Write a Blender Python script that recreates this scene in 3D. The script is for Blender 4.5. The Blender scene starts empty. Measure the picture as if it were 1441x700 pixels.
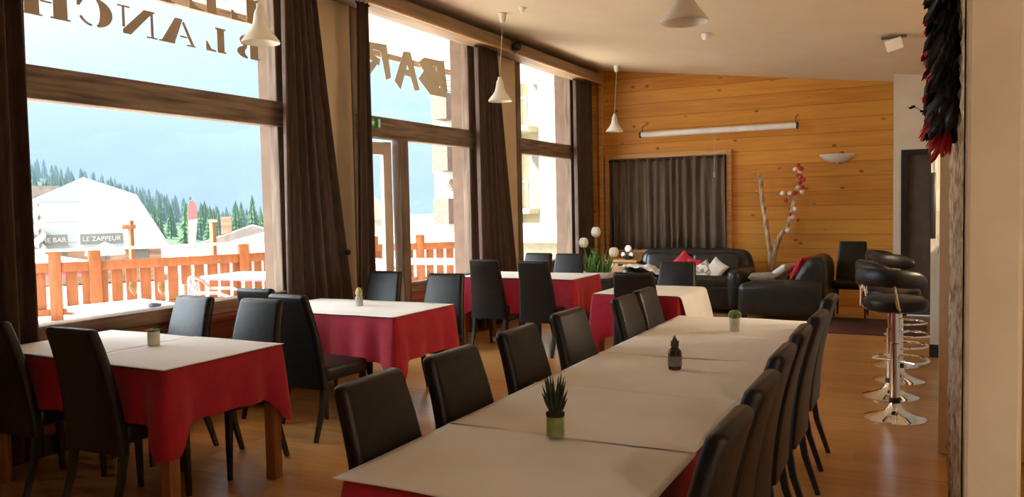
import bpy, bmesh, math, random
from mathutils import Vector, Matrix, noise
random.seed(7)
PI = math.pi
S = bpy.context.scene
COL = S.collection
R = math.radians

# ------------------------------------------------------------------ materials
def nt_new(name):
    m = bpy.data.materials.new(name); m.use_nodes = True
    nt = m.node_tree; nt.nodes.clear()
    out = nt.nodes.new('ShaderNodeOutputMaterial')
    b = nt.nodes.new('ShaderNodeBsdfPrincipled')
    nt.links.new(b.outputs[0], out.inputs[0])
    return m, nt, b, out

def mat(name, c1, c2=None, scale=(8, 8, 8), rough=.6, metal=0, bump=0, spec=.5, detail=4, lo=.35, hi=.65, rough2=None, sheen=0, trans=0, bscale=None):
    """principled surface with procedural colour variation"""
    m, nt, b, out = nt_new(name)
    N, L = nt.nodes, nt.links
    b.inputs['Roughness'].default_value = rough
    b.inputs['Metallic'].default_value = metal
    b.inputs['Specular IOR Level'].default_value = spec
    if sheen: b.inputs['Sheen Weight'].default_value = sheen
    if c2 is None: c2 = tuple(min(1, x * 1.12) for x in c1)
    tc = N.new('ShaderNodeTexCoord'); mp = N.new('ShaderNodeMapping'); mp.inputs['Scale'].default_value = scale
    no = N.new('ShaderNodeTexNoise'); no.inputs['Detail'].default_value = detail; no.inputs['Scale'].default_value = 1
    rp = N.new('ShaderNodeValToRGB')
    rp.color_ramp.elements[0].position = lo; rp.color_ramp.elements[1].position = hi
    rp.color_ramp.elements[0].color = (*c1, 1); rp.color_ramp.elements[1].color = (*c2, 1)
    L.new(tc.outputs['Object'], mp.inputs[0]); L.new(mp.outputs[0], no.inputs['Vector'])
    L.new(no.outputs['Fac'], rp.inputs[0]); L.new(rp.outputs[0], b.inputs['Base Color'])
    if bump:
        bp = N.new('ShaderNodeBump'); bp.inputs['Strength'].default_value = bump; bp.inputs['Distance'].default_value = .01
        src = no
        if bscale:
            src = N.new('ShaderNodeTexNoise'); src.inputs['Scale'].default_value = bscale; src.inputs['Detail'].default_value = 3
            L.new(tc.outputs['Object'], src.inputs['Vector'])
        L.new(src.outputs['Fac'], bp.inputs['Height']); L.new(bp.outputs[0], b.inputs['Normal'])
    return m

def math_node(nt, op, a=None, b=None):
    n = nt.nodes.new('ShaderNodeMath'); n.operation = op
    for i, v in enumerate((a, b)):
        if v is None: continue
        if isinstance(v, (int, float)): n.inputs[i].default_value = v
        else: nt.links.new(v, n.inputs[i])
    return n.outputs[0]

def mat_planks(name, c1, c2, cdark, pitch, axis='Z', along='X', rough=.4, knots=True, groove=.05, length=0, spec=.5, gstrength=.8):
    """boards running along one axis, stacked along another, with grooves, grain and knots"""
    m, nt, b, out = nt_new(name)
    N, L = nt.nodes, nt.links
    b.inputs['Roughness'].default_value = rough; b.inputs['Specular IOR Level'].default_value = spec
    tc = N.new('ShaderNodeTexCoord'); sp = N.new('ShaderNodeSeparateXYZ'); L.new(tc.outputs['Object'], sp.inputs[0])
    u = math_node(nt, 'DIVIDE', sp.outputs[axis], pitch)
    row = math_node(nt, 'FLOOR', u); fr = math_node(nt, 'FRACT', u)
    v = sp.outputs[along]
    wn = N.new('ShaderNodeTexWhiteNoise'); wn.noise_dimensions = '2D'
    cb = N.new('ShaderNodeCombineXYZ'); L.new(row, cb.inputs[0])
    if length:
        w1 = N.new('ShaderNodeTexWhiteNoise'); w1.noise_dimensions = '1D'; L.new(row, w1.inputs['W'])
        vv = math_node(nt, 'ADD', math_node(nt, 'DIVIDE', v, length), w1.outputs['Value'])
        L.new(math_node(nt, 'FLOOR', vv), cb.inputs[1])
    L.new(cb.outputs[0], wn.inputs['Vector'])
    # grain
    mp = N.new('ShaderNodeMapping'); sc = {'X': 0, 'Y': 1, 'Z': 2}
    s = [22, 22, 22]; s[sc[along]] = 1.6; mp.inputs['Scale'].default_value = s
    L.new(tc.outputs['Object'], mp.inputs[0])
    off = N.new('ShaderNodeVectorMath'); off.operation = 'ADD'; L.new(mp.outputs[0], off.inputs[0])
    cb2 = N.new('ShaderNodeCombineXYZ'); L.new(math_node(nt, 'MULTIPLY', wn.outputs['Value'], 37.0), cb2.inputs[sc[along]]); L.new(cb2.outputs[0], off.inputs[1])
    no = N.new('ShaderNodeTexNoise'); no.inputs['Scale'].default_value = 1; no.inputs['Detail'].default_value = 5; no.inputs['Distortion'].default_value = .6
    L.new(off.outputs[0], no.inputs['Vector'])
    f = math_node(nt, 'ADD', math_node(nt, 'MULTIPLY', no.outputs['Fac'], .75), math_node(nt, 'MULTIPLY', wn.outputs['Value'], .35))
    rp = N.new('ShaderNodeValToRGB'); rp.color_ramp.elements[0].position = .3; rp.color_ramp.elements[1].position = .75
    rp.color_ramp.elements[0].color = (*c1, 1); rp.color_ramp.elements[1].color = (*c2, 1); L.new(f, rp.inputs[0])
    col = rp.outputs[0]
    def mixdark(col, fac, cd):
        mx = N.new('ShaderNodeMix'); mx.data_type = 'RGBA'; L.new(fac, mx.inputs['Factor']); L.new(col, mx.inputs['A']); mx.inputs['B'].default_value = (*cd, 1)
        return mx.outputs['Result']
    if knots:
        mk = N.new('ShaderNodeMapping'); s = [4.6, 4.6, 4.6]; s[sc[along]] = 3.0; mk.inputs['Scale'].default_value = s
        L.new(tc.outputs['Object'], mk.inputs[0])
        vo = N.new('ShaderNodeTexVoronoi'); vo.inputs['Scale'].default_value = 1; L.new(mk.outputs[0], vo.inputs['Vector'])
        mr = N.new('ShaderNodeMapRange'); mr.inputs[1].default_value = .13; mr.inputs[2].default_value = .05; L.new(vo.outputs['Distance'], mr.inputs[0])
        sel = math_node(nt, 'MULTIPLY', mr.outputs[0], .85)
        col = mixdark(col, sel, cdark)
    d = math_node(nt, 'ABSOLUTE', math_node(nt, 'SUBTRACT', fr, .5))
    g = N.new('ShaderNodeMapRange'); g.inputs[1].default_value = .5 - groove; g.inputs[2].default_value = .5; L.new(d, g.inputs[0])
    gf = math_node(nt, 'MULTIPLY', g.outputs[0], gstrength)
    if length:
        d2 = math_node(nt, 'ABSOLUTE', math_node(nt, 'SUBTRACT', math_node(nt, 'FRACT', vv), .5))
        g2 = N.new('ShaderNodeMapRange'); g2.inputs[1].default_value = .5 - groove * pitch / length; g2.inputs[2].default_value = .5; L.new(d2, g2.inputs[0])
        gf = math_node(nt, 'MAXIMUM', gf, math_node(nt, 'MULTIPLY', g2.outputs[0], gstrength))
    col = mixdark(col, gf, cdark)
    L.new(col, b.inputs['Base Color'])
    bp = N.new('ShaderNodeBump'); bp.inputs['Strength'].default_value = .5; bp.inputs['Distance'].default_value = .004
    L.new(math_node(nt, 'SUBTRACT', 1.0, gf), bp.inputs['Height']); L.new(bp.outputs[0], b.inputs['Normal'])
    return m

def mat_glass(name, tint=(.96, .98, .98), refl=.9):
    m = bpy.data.materials.new(name); m.use_nodes = True
    nt = m.node_tree; nt.nodes.clear(); N, L = nt.nodes, nt.links
    out = N.new('ShaderNodeOutputMaterial'); tr = N.new('ShaderNodeBsdfTransparent'); gl = N.new('ShaderNodeBsdfGlossy')
    tr.inputs[0].default_value = (*tint, 1); gl.inputs['Roughness'].default_value = .01
    ge = N.new('ShaderNodeNewGeometry'); dt = N.new('ShaderNodeVectorMath'); dt.operation = 'DOT_PRODUCT'
    L.new(ge.outputs['Normal'], dt.inputs[0]); L.new(ge.outputs['Incoming'], dt.inputs[1])
    k = math_node(nt, 'POWER', math_node(nt, 'SUBTRACT', 1.0, math_node(nt, 'ABSOLUTE', dt.outputs['Value'])), 5.0)
    mx = N.new('ShaderNodeMixShader'); L.new(math_node(nt, 'MULTIPLY', math_node(nt, 'ADD', math_node(nt, 'MULTIPLY', k, .96), .03), refl * .5), mx.inputs[0])
    L.new(tr.outputs[0], mx.inputs[1]); L.new(gl.outputs[0], mx.inputs[2]); L.new(mx.outputs[0], out.inputs[0])
    return m

M = {}
M['leather'] = mat('black_leather', (.006, .005, .0045), (.013, .010, .009), (30, 30, 30), rough=.40, spec=.36, bump=.12, bscale=140)
M['leatherbrown'] = mat('dark_upholstery', (.014, .011, .010), (.026, .02, .017), (25, 25, 25), rough=.42, spec=.45, bump=.1, bscale=140)
M['sofa'] = mat('sofa_leather', (.010, .011, .010), (.022, .022, .02), (9, 9, 9), rough=.3, spec=.5, bump=.25, bscale=14)
M['darkwood'] = mat('dark_wood', (.010, .007, .006), (.022, .015, .012), (40, 40, 4), rough=.4)
M['oakleg'] = mat('table_wood', (.24, .085, .024), (.38, .155, .05), (40, 40, 3), rough=.45)
M['red'] = mat('red_cloth', (.34, .0035, .021), (.42, .005, .03), (14, 14, 14), rough=.85, sheen=.15, bump=.15, bscale=30)
M['paper'] = mat('white_paper', (.78, .775, .76), (.84, .835, .82), (3, 3, 3), rough=.65, bump=.06, bscale=6)
M['plaster'] = mat('cream_plaster', (.60, .49, .33), (.66, .54, .37), (4, 4, 4), rough=.85, bump=.12, bscale=40)
M['plaster_white'] = mat('white_plaster', (.72, .66, .54), (.78, .72, .60), (4, 4, 4), rough=.85, bump=.05, bscale=40)
M['ceiling'] = mat('ceiling_paint', (.70, .595, .445), (.73, .625, .47), (2, 2, 2), rough=.9, bump=.05, bscale=60)
M['stone'] = mat('rough_stone', (.46, .27, .13), (.86, .73, .54), (13, 13, 16), rough=.9, bump=.9, bscale=28, lo=.38, hi=.56)
M['winwood_y'] = mat('weathered_wood_h', (.10, .065, .042), (.30, .215, .15), (26, 2.2, 26), rough=.7, bump=.3, lo=.3, hi=.7)
M['winwood_z'] = mat('weathered_wood_v', (.10, .068, .045), (.26, .185, .13), (26, 26, 2.2), rough=.7, bump=.3, lo=.3, hi=.7)
M['beam'] = mat('beam_wood', (.24, .155, .085), (.36, .25, .15), (20, 1.5, 20), rough=.6)
M['jamb'] = mat('pinkish_render', (.155, .10, .072), (.185, .125, .09), (6, 6, 6), rough=.8)
M['redboards'] = mat_planks('reddish_boards', (.16, .055, .028), (.33, .13, .07), (.05, .02, .01), .13, axis='Z', along='Y', rough=.6, knots=False)
M['pine'] = mat_planks('pine_boards', (.46, .175, .020), (.66, .30, .045), (.15, .05, .010), .205, axis='Z', along='X', rough=.45, groove=.03, spec=.35)
M['pine_side'] = mat_planks('pine_boards_side', (.38, .16, .035), (.52, .24, .06), (.12, .04, .01), .205, axis='Z', along='Y', rough=.45, groove=.03)
M['pinetrim'] = mat('pine_trim', (.52, .26, .08), (.66, .37, .14), (2, 30, 30), rough=.5)
M['floor'] = mat_planks('oak_laminate', (.47, .23, .075), (.59, .32, .118), (.25, .11, .035), .19, axis='Y', along='X', rough=.27, knots=False, groove=.012, length=1.3, spec=.5, gstrength=.5)
M['curtain'] = mat('brown_curtain', (.050, .024, .015), (.078, .040, .026), (40, 40, 6), rough=.8, sheen=.08)
M['curtain_back'] = mat('brown_curtain_back', (.060, .036, .022), (.125, .085, .052), (22, 22, 2), rough=.7, sheen=.1)
M['white'] = mat('white_enamel', (.74, .70, .62), (.78, .74, .66), rough=.4)
M['white_pl'] = mat('white_plastic', (.78, .77, .74), rough=.45)
M['cord'] = mat('cord_pale', (.45, .40, .32), rough=.7)
M['bulb'] = mat('bulb_glass', (.85, .82, .75), rough=.2)
M['chrome'] = mat('chrome', (.85, .84, .82), (.9, .89, .87), rough=.07, metal=1)
M['black'] = mat('black_plastic', (.012, .012, .013), rough=.35)
M['blackmat'] = mat('black_matte', (.008, .007, .007), (.02, .018, .017), rough=.75)
M['doorgrey'] = mat('grey_door', (.075, .066, .052), (.10, .088, .07), rough=.5)
M['green_sign'] = mat('sign_green', (.01, .24, .07), rough=.5)
M['vinyl'] = mat('taupe_vinyl', (.42, .34, .26), (.46, .375, .29), rough=.7)
M['vinyl2'] = mat('olive_vinyl', (.66, .63, .53), (.72, .69, .58), rough=.7)
M['plant'] = mat('succulent_green', (.07, .13, .03), (.16, .24, .07), (30, 30, 30), rough=.5)
M['plantdark'] = mat('dark_succulent', (.012, .018, .012), (.03, .035, .02), (30, 30, 30), rough=.5)
M['leaf'] = mat('tulip_leaf', (.08, .22, .035), (.20, .38, .08), (20, 20, 5), rough=.5)
M['petal'] = mat('white_petal', (.85, .84, .78), (.92, .91, .86), rough=.5)
M['soil'] = mat('soil', (.02, .012, .008), (.05, .03, .02), (60, 60, 60), rough=.95)
M['jarfill'] = mat('jar_moss', (.25, .27, .11), (.40, .40, .19), (40, 40, 40), rough=.8)
M['jarcream'] = mat('jar_cream', (.55, .55, .42), (.68, .67, .53), (30, 30, 30), rough=.5)
M['amber'] = mat('amber_glass', (.035, .016, .008), (.06, .028, .012), rough=.15)
M['label'] = mat('faded_label', (.17, .13, .10), (.25, .20, .16), (60, 60, 60), rough=.7)
M['fill_bulb'], nt_, b_, _o = nt_new('fill_bulb_glow')
b_.inputs['Emission Color'].default_value = (1, .80, .55, 1); b_.inputs['Emission Strength'].default_value = 10
M['glass'] = mat_glass('window_glass')
M['jarglass'] = mat_glass('jar_glass', (.93, .96, .9))
M['redfab'] = mat('red_fabric', (.50, .015, .04), (.60, .025, .06), rough=.85)
M['greyfab'] = mat('grey_fabric', (.26, .24, .20), (.42, .39, .33), (40, 40, 40), rough=.9)
M['whitefab'] = mat('white_fabric', (.68, .66, .61), (.78, .76, .71), (20, 20, 20), rough=.9)
M['patfab'] = mat('patterned_fabric', (.25, .24, .22), (.72, .70, .64), (16, 60, 16), rough=.9, lo=.48, hi=.52)
M['branch'] = mat('branch_bark', (.28, .16, .075), (.72, .55, .36), (25, 25, 9), rough=.85, bump=.5)
M['redball'] = mat('red_pompom', (.36, .02, .015), (.55, .05, .03), (60, 60, 60), rough=.8)
M['whiteball'] = mat('white_pompom', (.66, .58, .46), (.80, .72, .60), (60, 60, 60), rough=.8)
M['chest'] = mat('wooden_chest', (.42, .22, .07), (.55, .32, .12), (3, 30, 30), rough=.5)
M['redfeather'] = mat('red_feather', (.55, .008, .012), (.75, .03, .03), (30, 30, 30), rough=.6)
M['blackfeather'] = mat('black_feather', (.006, .005, .006), (.035, .028, .03), (25, 25, 25), rough=.55)
M['deckwood'] = mat('orange_deck_wood', (.145, .036, .004), (.195, .055, .008), (20, 20, 3), rough=.6)
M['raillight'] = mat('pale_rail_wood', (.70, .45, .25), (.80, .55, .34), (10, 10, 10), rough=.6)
M['deck'] = mat_planks('terrace_boards', (.60, .50, .39), (.72, .61, .49), (.3, .2, .12), .14, axis='X', along='Y', rough=.7, knots=False)
M['ground'] = mat('pale_pavement', (.30, .285, .26), (.42, .40, .37), (.3, .3, .3), rough=.9)
M['soffit'] = mat('soffit_white', (.52, .45, .40), (.56, .49, .44), (2, 2, 2), rough=.8)
M['facade'] = mat('white_facade', (.34, .325, .285), (.38, .365, .315), (2, 2, 2), rough=.9)
M['facade_y'] = mat('cream_facade', (.30, .25, .15), (.34, .285, .18), (2, 2, 2), rough=.9)
M['balcony'] = mat('balcony_wood', (.085, .05, .035), (.12, .075, .055), (6, 6, 20), rough=.8)
M['balgrey'] = mat('balcony_metal', (.10, .09, .07), rough=.6)
M['roofwhite'] = mat_planks('white_sheet_roof', (.17, .17, .166), (.215, .215, .21), (.06, .06, .058), 1.15, axis='Z', along='X', rough=.6, knots=False, groove=.04, gstrength=.5)
M['roofdark'] = mat('brown_roof', (.13, .10, .085), (.19, .15, .13), (2, 2, 2), rough=.9)
M['chaletwall'] = mat('chalet_wood', (.20, .11, .07), (.34, .19, .12), (1, 1, 6), rough=.9)
M['signgrey'] = mat('sign_grey', (.10, .10, .095), rough=.6)
M['conifer'] = mat('conifer_green', (.018, .055, .018), (.06, .12, .035), (.8, .8, .8), rough=.9)
M['forest'] = mat('hill_green', (.02, .06, .02), (.07, .13, .04), (.09, .09, .09), rough=.95)
M['mountain'] = mat('mountain_rock', (.02, .045, .05), (.15, .18, .19), (.008, .008, .012), rough=.95, detail=8, lo=.42, hi=.68)
M['parasol'] = mat('parasol_white', (.40, .37, .34), (.44, .41, .38), rough=.9)
M['magenta'] = mat('magenta_trim', (.42, .05, .12), rough=.8)
M['tableplas'] = mat('terrace_table_top', (.80, .79, .78), (.86, .85, .84), rough=.4)
M['pinkmetal'] = mat('pink_chair', (.55, .25, .25), (.62, .30, .30), rough=.5)

# ------------------------------------------------------------------ mesh helpers
class MB:
    def __init__(s): s.bm = bmesh.new()
    def _apply(s, verts, mtx):
        if mtx is not None: bmesh.ops.transform(s.bm, matrix=mtx, verts=verts)
    def box(s, c, d, rot=None, bev=0, seg=2, taper=None):
        r = bmesh.ops.create_cube(s.bm, size=1)
        vs = r['verts']
        for v in vs:
            t = 1
            if taper and v.co.z > 0: v.co.x *= taper[0]; v.co.y *= taper[1]
            v.co = Vector((v.co.x * d[0], v.co.y * d[1], v.co.z * d[2]))
        if bev:
            es = list({e for v in vs for e in v.link_edges})
            rb = bmesh.ops.bevel(s.bm, geom=es, offset=bev, segments=seg, profile=.5, affect='EDGES')
            vs = list({v for f in rb['faces'] for v in f.verts} | {v for v in vs if v.is_valid})
        m = Matrix.Translation(c)
        if rot: m = m @ rot
        s._apply([v for v in vs if v.is_valid], m)
        return s
    def tube(s, pts, rad, n=10, cap=True):
        pts = [Vector(p) for p in pts]
        if not isinstance(rad, (list, tuple)): rad = [rad] * len(pts)
        rings = []; up = Vector((0, 0, 1))
        prev = None
        for i, p in enumerate(pts):
            t = (pts[min(i + 1, len(pts) - 1)] - pts[max(i - 1, 0)]).normalized()
            if prev is None:
                a = t.orthogonal().normalized()
            else:
                a = prev - t * prev.dot(t)
                a = a.normalized() if a.length > 1e-6 else t.orthogonal().normalized()
            prev = a; b = t.cross(a)
            rings.append([s.bm.verts.new(p + (a * math.cos(2 * PI * k / n) + b * math.sin(2 * PI * k / n)) * rad[i]) for k in range(n)])
        for r0, r1 in zip(rings, rings[1:]):
            for k in range(n): s.bm.faces.new((r0[k], r0[(k + 1) % n], r1[(k + 1) % n], r1[k]))
        if cap:
            s.bm.faces.new(list(reversed(rings[0]))); s.bm.faces.new(rings[-1])
        return s
    def lathe(s, prof, c=(0, 0, 0), n=24, cap0=True, cap1=True, sx=1, sy=1):
        c = Vector(c); rings = []
        for r, z in prof:
            rings.append([s.bm.verts.new(c + Vector((max(r, 1e-4) * sx * math.cos(2 * PI * k / n), max(r, 1e-4) * sy * math.sin(2 * PI * k / n), z))) for k in range(n)])
        for r0, r1 in zip(rings, rings[1:]):
            for k in range(n): s.bm.faces.new((r0[k], r0[(k + 1) % n], r1[(k + 1) % n], r1[k]))
        if cap0: s.bm.faces.new(list(reversed(rings[0])))
        if cap1: s.bm.faces.new(rings[-1])
        return s
    def grid(s, f, nu, nv, closed=False):
        V = [[s.bm.verts.new(f(i / nu, j / nv)) for j in range(nv + 1)] for i in range(nu + (0 if closed else 1))]
        n = len(V)
        for i in range(nu):
            a, b = V[i], V[(i + 1) % n]
            for j in range(nv): s.bm.faces.new((a[j], b[j], b[j + 1], a[j + 1]))
        return V
    def prism(s, poly, f0, f1):
        """poly 2-D points; f0/f1 map (u,v) to the 3-D front and back"""
        a = [s.bm.verts.new(f0(u, v)) for u, v in poly]; b = [s.bm.verts.new(f1(u, v)) for u, v in poly]
        s.bm.faces.new(a); s.bm.faces.new(list(reversed(b)))
        n = len(poly)
        for i in range(n): s.bm.faces.new((a[i], b[i], b[(i + 1) % n], a[(i + 1) % n]))
        return s
    def poly(s, pts):
        s.bm.faces.new([s.bm.verts.new(p) for p in pts]); return s
    def ball(s, c, r, sub=2, sc=(1, 1, 1), jit=0):
        q = bmesh.ops.create_icosphere(s.bm, subdivisions=sub, radius=1)
        for v in q['verts']:
            k = 1 + (random.uniform(-jit, jit) if jit else 0)
            v.co = Vector(c) + Vector((v.co.x * sc[0], v.co.y * sc[1], v.co.z * sc[2])) * r * k
        return s
    def build(s, name, m, parent=None, smooth=True, loc=None, solid=0, sub=0, angle=40):
        bmesh.ops.recalc_face_normals(s.bm, faces=s.bm.faces[:])
        me = bpy.data.meshes.new(name); s.bm.to_mesh(me); s.bm.free()
        if smooth:
            for p in me.polygons: p.use_smooth = True
            try: me.set_sharp_from_angle(angle=R(angle))
            except Exception: pass
        o = bpy.data.objects.new(name, me); COL.objects.link(o)
        me.materials.append(m)
        if parent is not None: o.parent = parent
        if loc: o.location = loc
        if solid:
            k = o.modifiers.new('thickness', 'SOLIDIFY'); k.thickness = solid; k.offset = 0
        if sub:
            k = o.modifiers.new('smooth', 'SUBSURF'); k.levels = sub; k.render_levels = sub
        return o

def tag(o, label=None, cat=None, group=None, kind=None):
    if label: o['label'] = label
    if cat: o['category'] = cat
    if group: o['group'] = group
    if kind: o['kind'] = kind
    return o
def thing(name, label, cat, loc=(0, 0, 0), rz=0, group=None):
    o = bpy.data.objects.new(name, None); COL.objects.link(o); o.empty_display_size = .1
    o.location = loc; o.rotation_euler = (0, 0, rz)
    return tag(o, label, cat, group)
def struct(name, mb, m, parent=None, smooth=False):
    o = mb.build(name, m, parent, smooth=smooth)
    if parent is None: o['kind'] = 'structure'
    return o
KIDS = {}
def kids(o): return [c for c in bpy.data.objects if c.parent == o]
def dup(o, loc=None, rz=None, label=None, parent=None):
    c = o.copy(); COL.objects.link(c)
    if parent is not None: c.parent = parent
    if loc is not None: c.location = loc
    if rz is not None: c.rotation_euler = (0, 0, rz)
    if label: c['label'] = label
    for ch in kids(o): dup(ch, parent=c)
    return c

# ------------------------------------------------------------------ camera (fitted to the vanishing points)
V1 = (1305., 280.); V2 = (-1450., 335.); CX, CY = 720.5, 350.
F = math.sqrt(-((V1[0] - CX) * (V2[0] - CX) + (V1[1] - CY) * (V2[1] - CY)))
yv = Vector((V1[0] - CX, V1[1] - CY, F)).normalized()          # world axes in camera space (x right, y down, z forward)
xv = -Vector((V2[0] - CX, V2[1] - CY, F)).normalized()
zv = yv.cross(xv).normalized()
if zv.y > 0: zv = -zv
rot = Matrix(((xv.x, -xv.y, -xv.z), (yv.x, -yv.y, -yv.z), (zv.x, -zv.y, -zv.z)))
cd = bpy.data.cameras.new('camera'); cam = bpy.data.objects.new('camera', cd); COL.objects.link(cam)
cam.matrix_world = Matrix.Translation((0, 0, 1.5)) @ rot.to_4x4()
cd.sensor_width = 36; cd.lens = F / 1441 * 36; cd.clip_start = .05; cd.clip_end = 5000
S.camera = cam

FILL_W = 75
def ceil_z(x): return 3.05 - .131 * x

# ------------------------------------------------------------------ room shell
XW = -4.9         # inner face of the window wall
YB = 12.2         # back wall
XR = 2.6; YF = -2.6
b = MB(); b.box(((XW + XR) / 2 - .1, (YF + YB) / 2, -.06), (XR - XW + .4, YB - YF + .4, .12)); struct('floor', b, M['floor'])
b = MB()
b.prism([(XW - .05, 0), (XR + .1, 0), (XR + .1, .12), (XW - .05, .12)],
        lambda u, v: Vector((u, YF - .1, ceil_z(u) + v)), lambda u, v: Vector((u, YB + .1, ceil_z(u) + v)))
struct('ceiling', b, M['ceiling'])
b = MB(); b.prism([(XW - .3, 0), (-.39, 0), (-.39, ceil_z(-.39)), (XW - .3, ceil_z(XW - .3))], lambda u, v: Vector((u, YB, v)), lambda u, v: Vector((u, YB + .15, v)))
struct('wall_back', b, M['pine'])
b = MB(); b.box((XR + .06, (YF + YB) / 2, 1.5), (.12, YB - YF + .2, 3.2)); struct('wall_right', b, M['plaster'])
b = MB()   # wall behind the viewer with a glazed entrance added for light at right
b.box(((XW + .3) / 2, YF - .06, 1.8), (.3 - XW, .12, 3.9)); b.box((1.25, YF - .06, 3.22), (1.9, .12, 1.06)); b.box((2.4, YF - .06, 1.8), (.4, .12, 3.9))
struct('wall_front', b, M['plaster'])
b = MB()
for x_ in (.345, 1.25, 2.155): b.box((x_, YF - .06, 1.34), (.09, .10, 2.68))
for z_ in (.06, 2.64): b.box((1.25, YF - .06, z_), (1.9, .10, .10))
f5 = struct('added_door', b, M['winwood_z'])  # unseen glazed door, added to brighten the room
for x_ in (.80, 1.70):
    g = MB(); g.box((x_, YF - .07, 1.34), (.82, .008, 2.5)); g.build('glass_pane', M['glass'], f5, smooth=False)
b = MB(); b.box((.24, -1.40, 1.5), (.12, 2.4, 3.1)); struct('light_block_wall', b, M['plaster'])   # unseen partition added to block entrance light from the left tables
# window wall: pillars
def pillar(name, y0, y1, z0=0, z1=3.75):
    bb = MB(); bb.box((XW - .05, (y0 + y1) / 2, (z0 + z1) / 2), (.1, y1 - y0, z1 - z0)); 
    w = struct(name, bb, M['plaster'])
    bb = MB(); bb.box((XW - .2, (y0 + y1) / 2, (z0 + z1) / 2), (.2, y1 - y0 - .0, z1 - z0)); bb.build('pillar_outer_face', M['jamb'], w, smooth=False)
pillar('wall_left_1', YF, 2.25)
pillar('wall_left_2', 5.26, 6.16)
pillar('wall_left_3', 8.46, 9.62)
pillar('wall_left_4', 11.55, YB)
# wood side panel in the back left corner
b = MB(); b.box((XW + .02, 11.98, 1.85), (.04, .42, 3.7)); struct('trim_1', b, M['pine_side'])
b = MB(); b.box((XW + .235, YB - .03, 1.85), (.07, .06, 3.68), bev=.006); struct('trim_2', b, M['pinetrim'])

# parapets under the windows, frames and panes
def window(name, y0, y1, zs, mull=None, transom=(2.22, 2.43), top=3.47, sill=True):
    f = MB(); xg = XW - .03; w = .12
    f.box((xg, y0 + w / 2, (zs + top) / 2), (.10, w, top - zs), bev=.008)
    f.box((xg, y1 - w / 2, (zs + top) / 2), (.10, w, top - zs), bev=.008)
    fr = struct(name, f, M['winwood_z'])
    h = MB(); h.box((xg + .012, (y0 + y1) / 2, sum(transom) / 2), (.13, y1 - y0 - .05, transom[1] - transom[0]), bev=.012); h.build('transom', M['winwood_y'], fr)
    h = MB(); h.box((xg + .005, (y0 + y1) / 2, top + .06), (.11, y1 - y0, .13), bev=.008); h.build('head_rail', M['winwood_y'], fr)
    return fr, xg
def parapet(name, y0, y1, z):
    p = MB(); p.box((XW - .07, (y0 + y1) / 2, z / 2), (.14, y1 - y0, z)); return struct(name, p, M['redboards'])
# window 1
f1, xg = window('window_1', 2.25, 5.26, .80)
h = MB(); h.box((xg + .02, 3.755, .775), (.17, 3.0, .10), bev=.01); h.build('sill', M['winwood_y'], f1)
g = MB(); g.box((xg - .01, 3.755, 1.52), (.008, 2.78, 1.44)); g.build('glass_pane', M['glass'], f1, smooth=False)
g = MB(); g.box((xg - .01, 3.755, 2.95), (.008, 2.78, 1.08)); g.build('glass_pane', M['glass'], f1, smooth=False)
parapet('wall_left_5', 2.25, 5.26, .725)
# window 2: open glazed door on the left, fixed pane on the right
f2, xg = window('window_2', 6.16, 8.46, 0.0)
h = MB(); h.box((xg, 6.98, 1.12), (.11, .15, 2.24), bev=.008); h.build('mullion', M['winwood_z'], f2)
h = MB(); h.box((xg, 7.70, .66), (.10, 1.30, .11), bev=.008); h.build('bottom_rail', M['winwood_y'], f2)
h = MB(); h.box((xg, 7.70, .30), (.06, 1.30, .60)); h.build('lower_panel', M['redboards'], f2, smooth=False)
g = MB(); g.box((xg - .01, 7.70, 1.47), (.008, 1.28, 1.52)); g.build('glass_pane', M['glass'], f2, smooth=False)
g = MB(); g.box((xg - .01, 7.31, 2.95), (.008, 2.08, 1.08)); g.build('glass_pane', M['glass'], f2, smooth=False)
# door leaf, hinged at the mullion and swung out
d = tag(bpy.data.objects.new('door_1', None), kind='structure'); COL.objects.link(d); d.location = (XW - .09, 6.87, 0); d.rotation_euler = (0, 0, R(-14))
h = MB()
for yy in (-.05, -.68): h.box((0, yy, 1.10), (.055, .11, 2.2), bev=.006)
h.box((0, -.365, 2.13), (.054, .55, .13), bev=.006); h.box((0, -.365, .16), (.054, .55, .26), bev=.006)
h.build('door_stile', mat('door_white', (.62, .52, .43), (.68, .58, .48), rough=.5), d)
g = MB(); g.box((0, -.365, 1.18), (.008, .54, 1.78)); g.build('glass_pane', M['glass'], d, smooth=False)
h = MB(); h.tube([(.03, -.66, 1.05), (.075, -.66, 1.05), (.075, -.55, 1.05)], .011, 8); h.build('door_handle', M['chrome'], d)
# window 3
f3, xg = window('window_3', 9.62, 11.55, .68)
h = MB(); h.box((xg + .02, 10.585, .66), (.17, 1.93, .10), bev=.01); h.build('sill', M['winwood_y'], f3)
g = MB(); g.box((xg - .01, 10.585, 1.46), (.008, 1.70, 1.54)); g.build('glass_pane', M['glass'], f3, smooth=False)
g = MB(); g.box((xg - .01, 10.585, 2.95), (.008, 1.70, 1.08)); g.build('glass_pane', M['glass'], f3, smooth=False)
parapet('wall_left_6', 9.62, 11.55, .61)
# skirting along the window wall
b = MB()
for y0, y1 in ((2.25, 5.26), (5.26, 6.16), (8.46, 9.62), (9.62, 11.55)): b.box((XW + .012, (y0 + y1) / 2, .06), (.024, y1 - y0, .12))
struct('baseboard_left', b, M['blackmat'])
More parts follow.
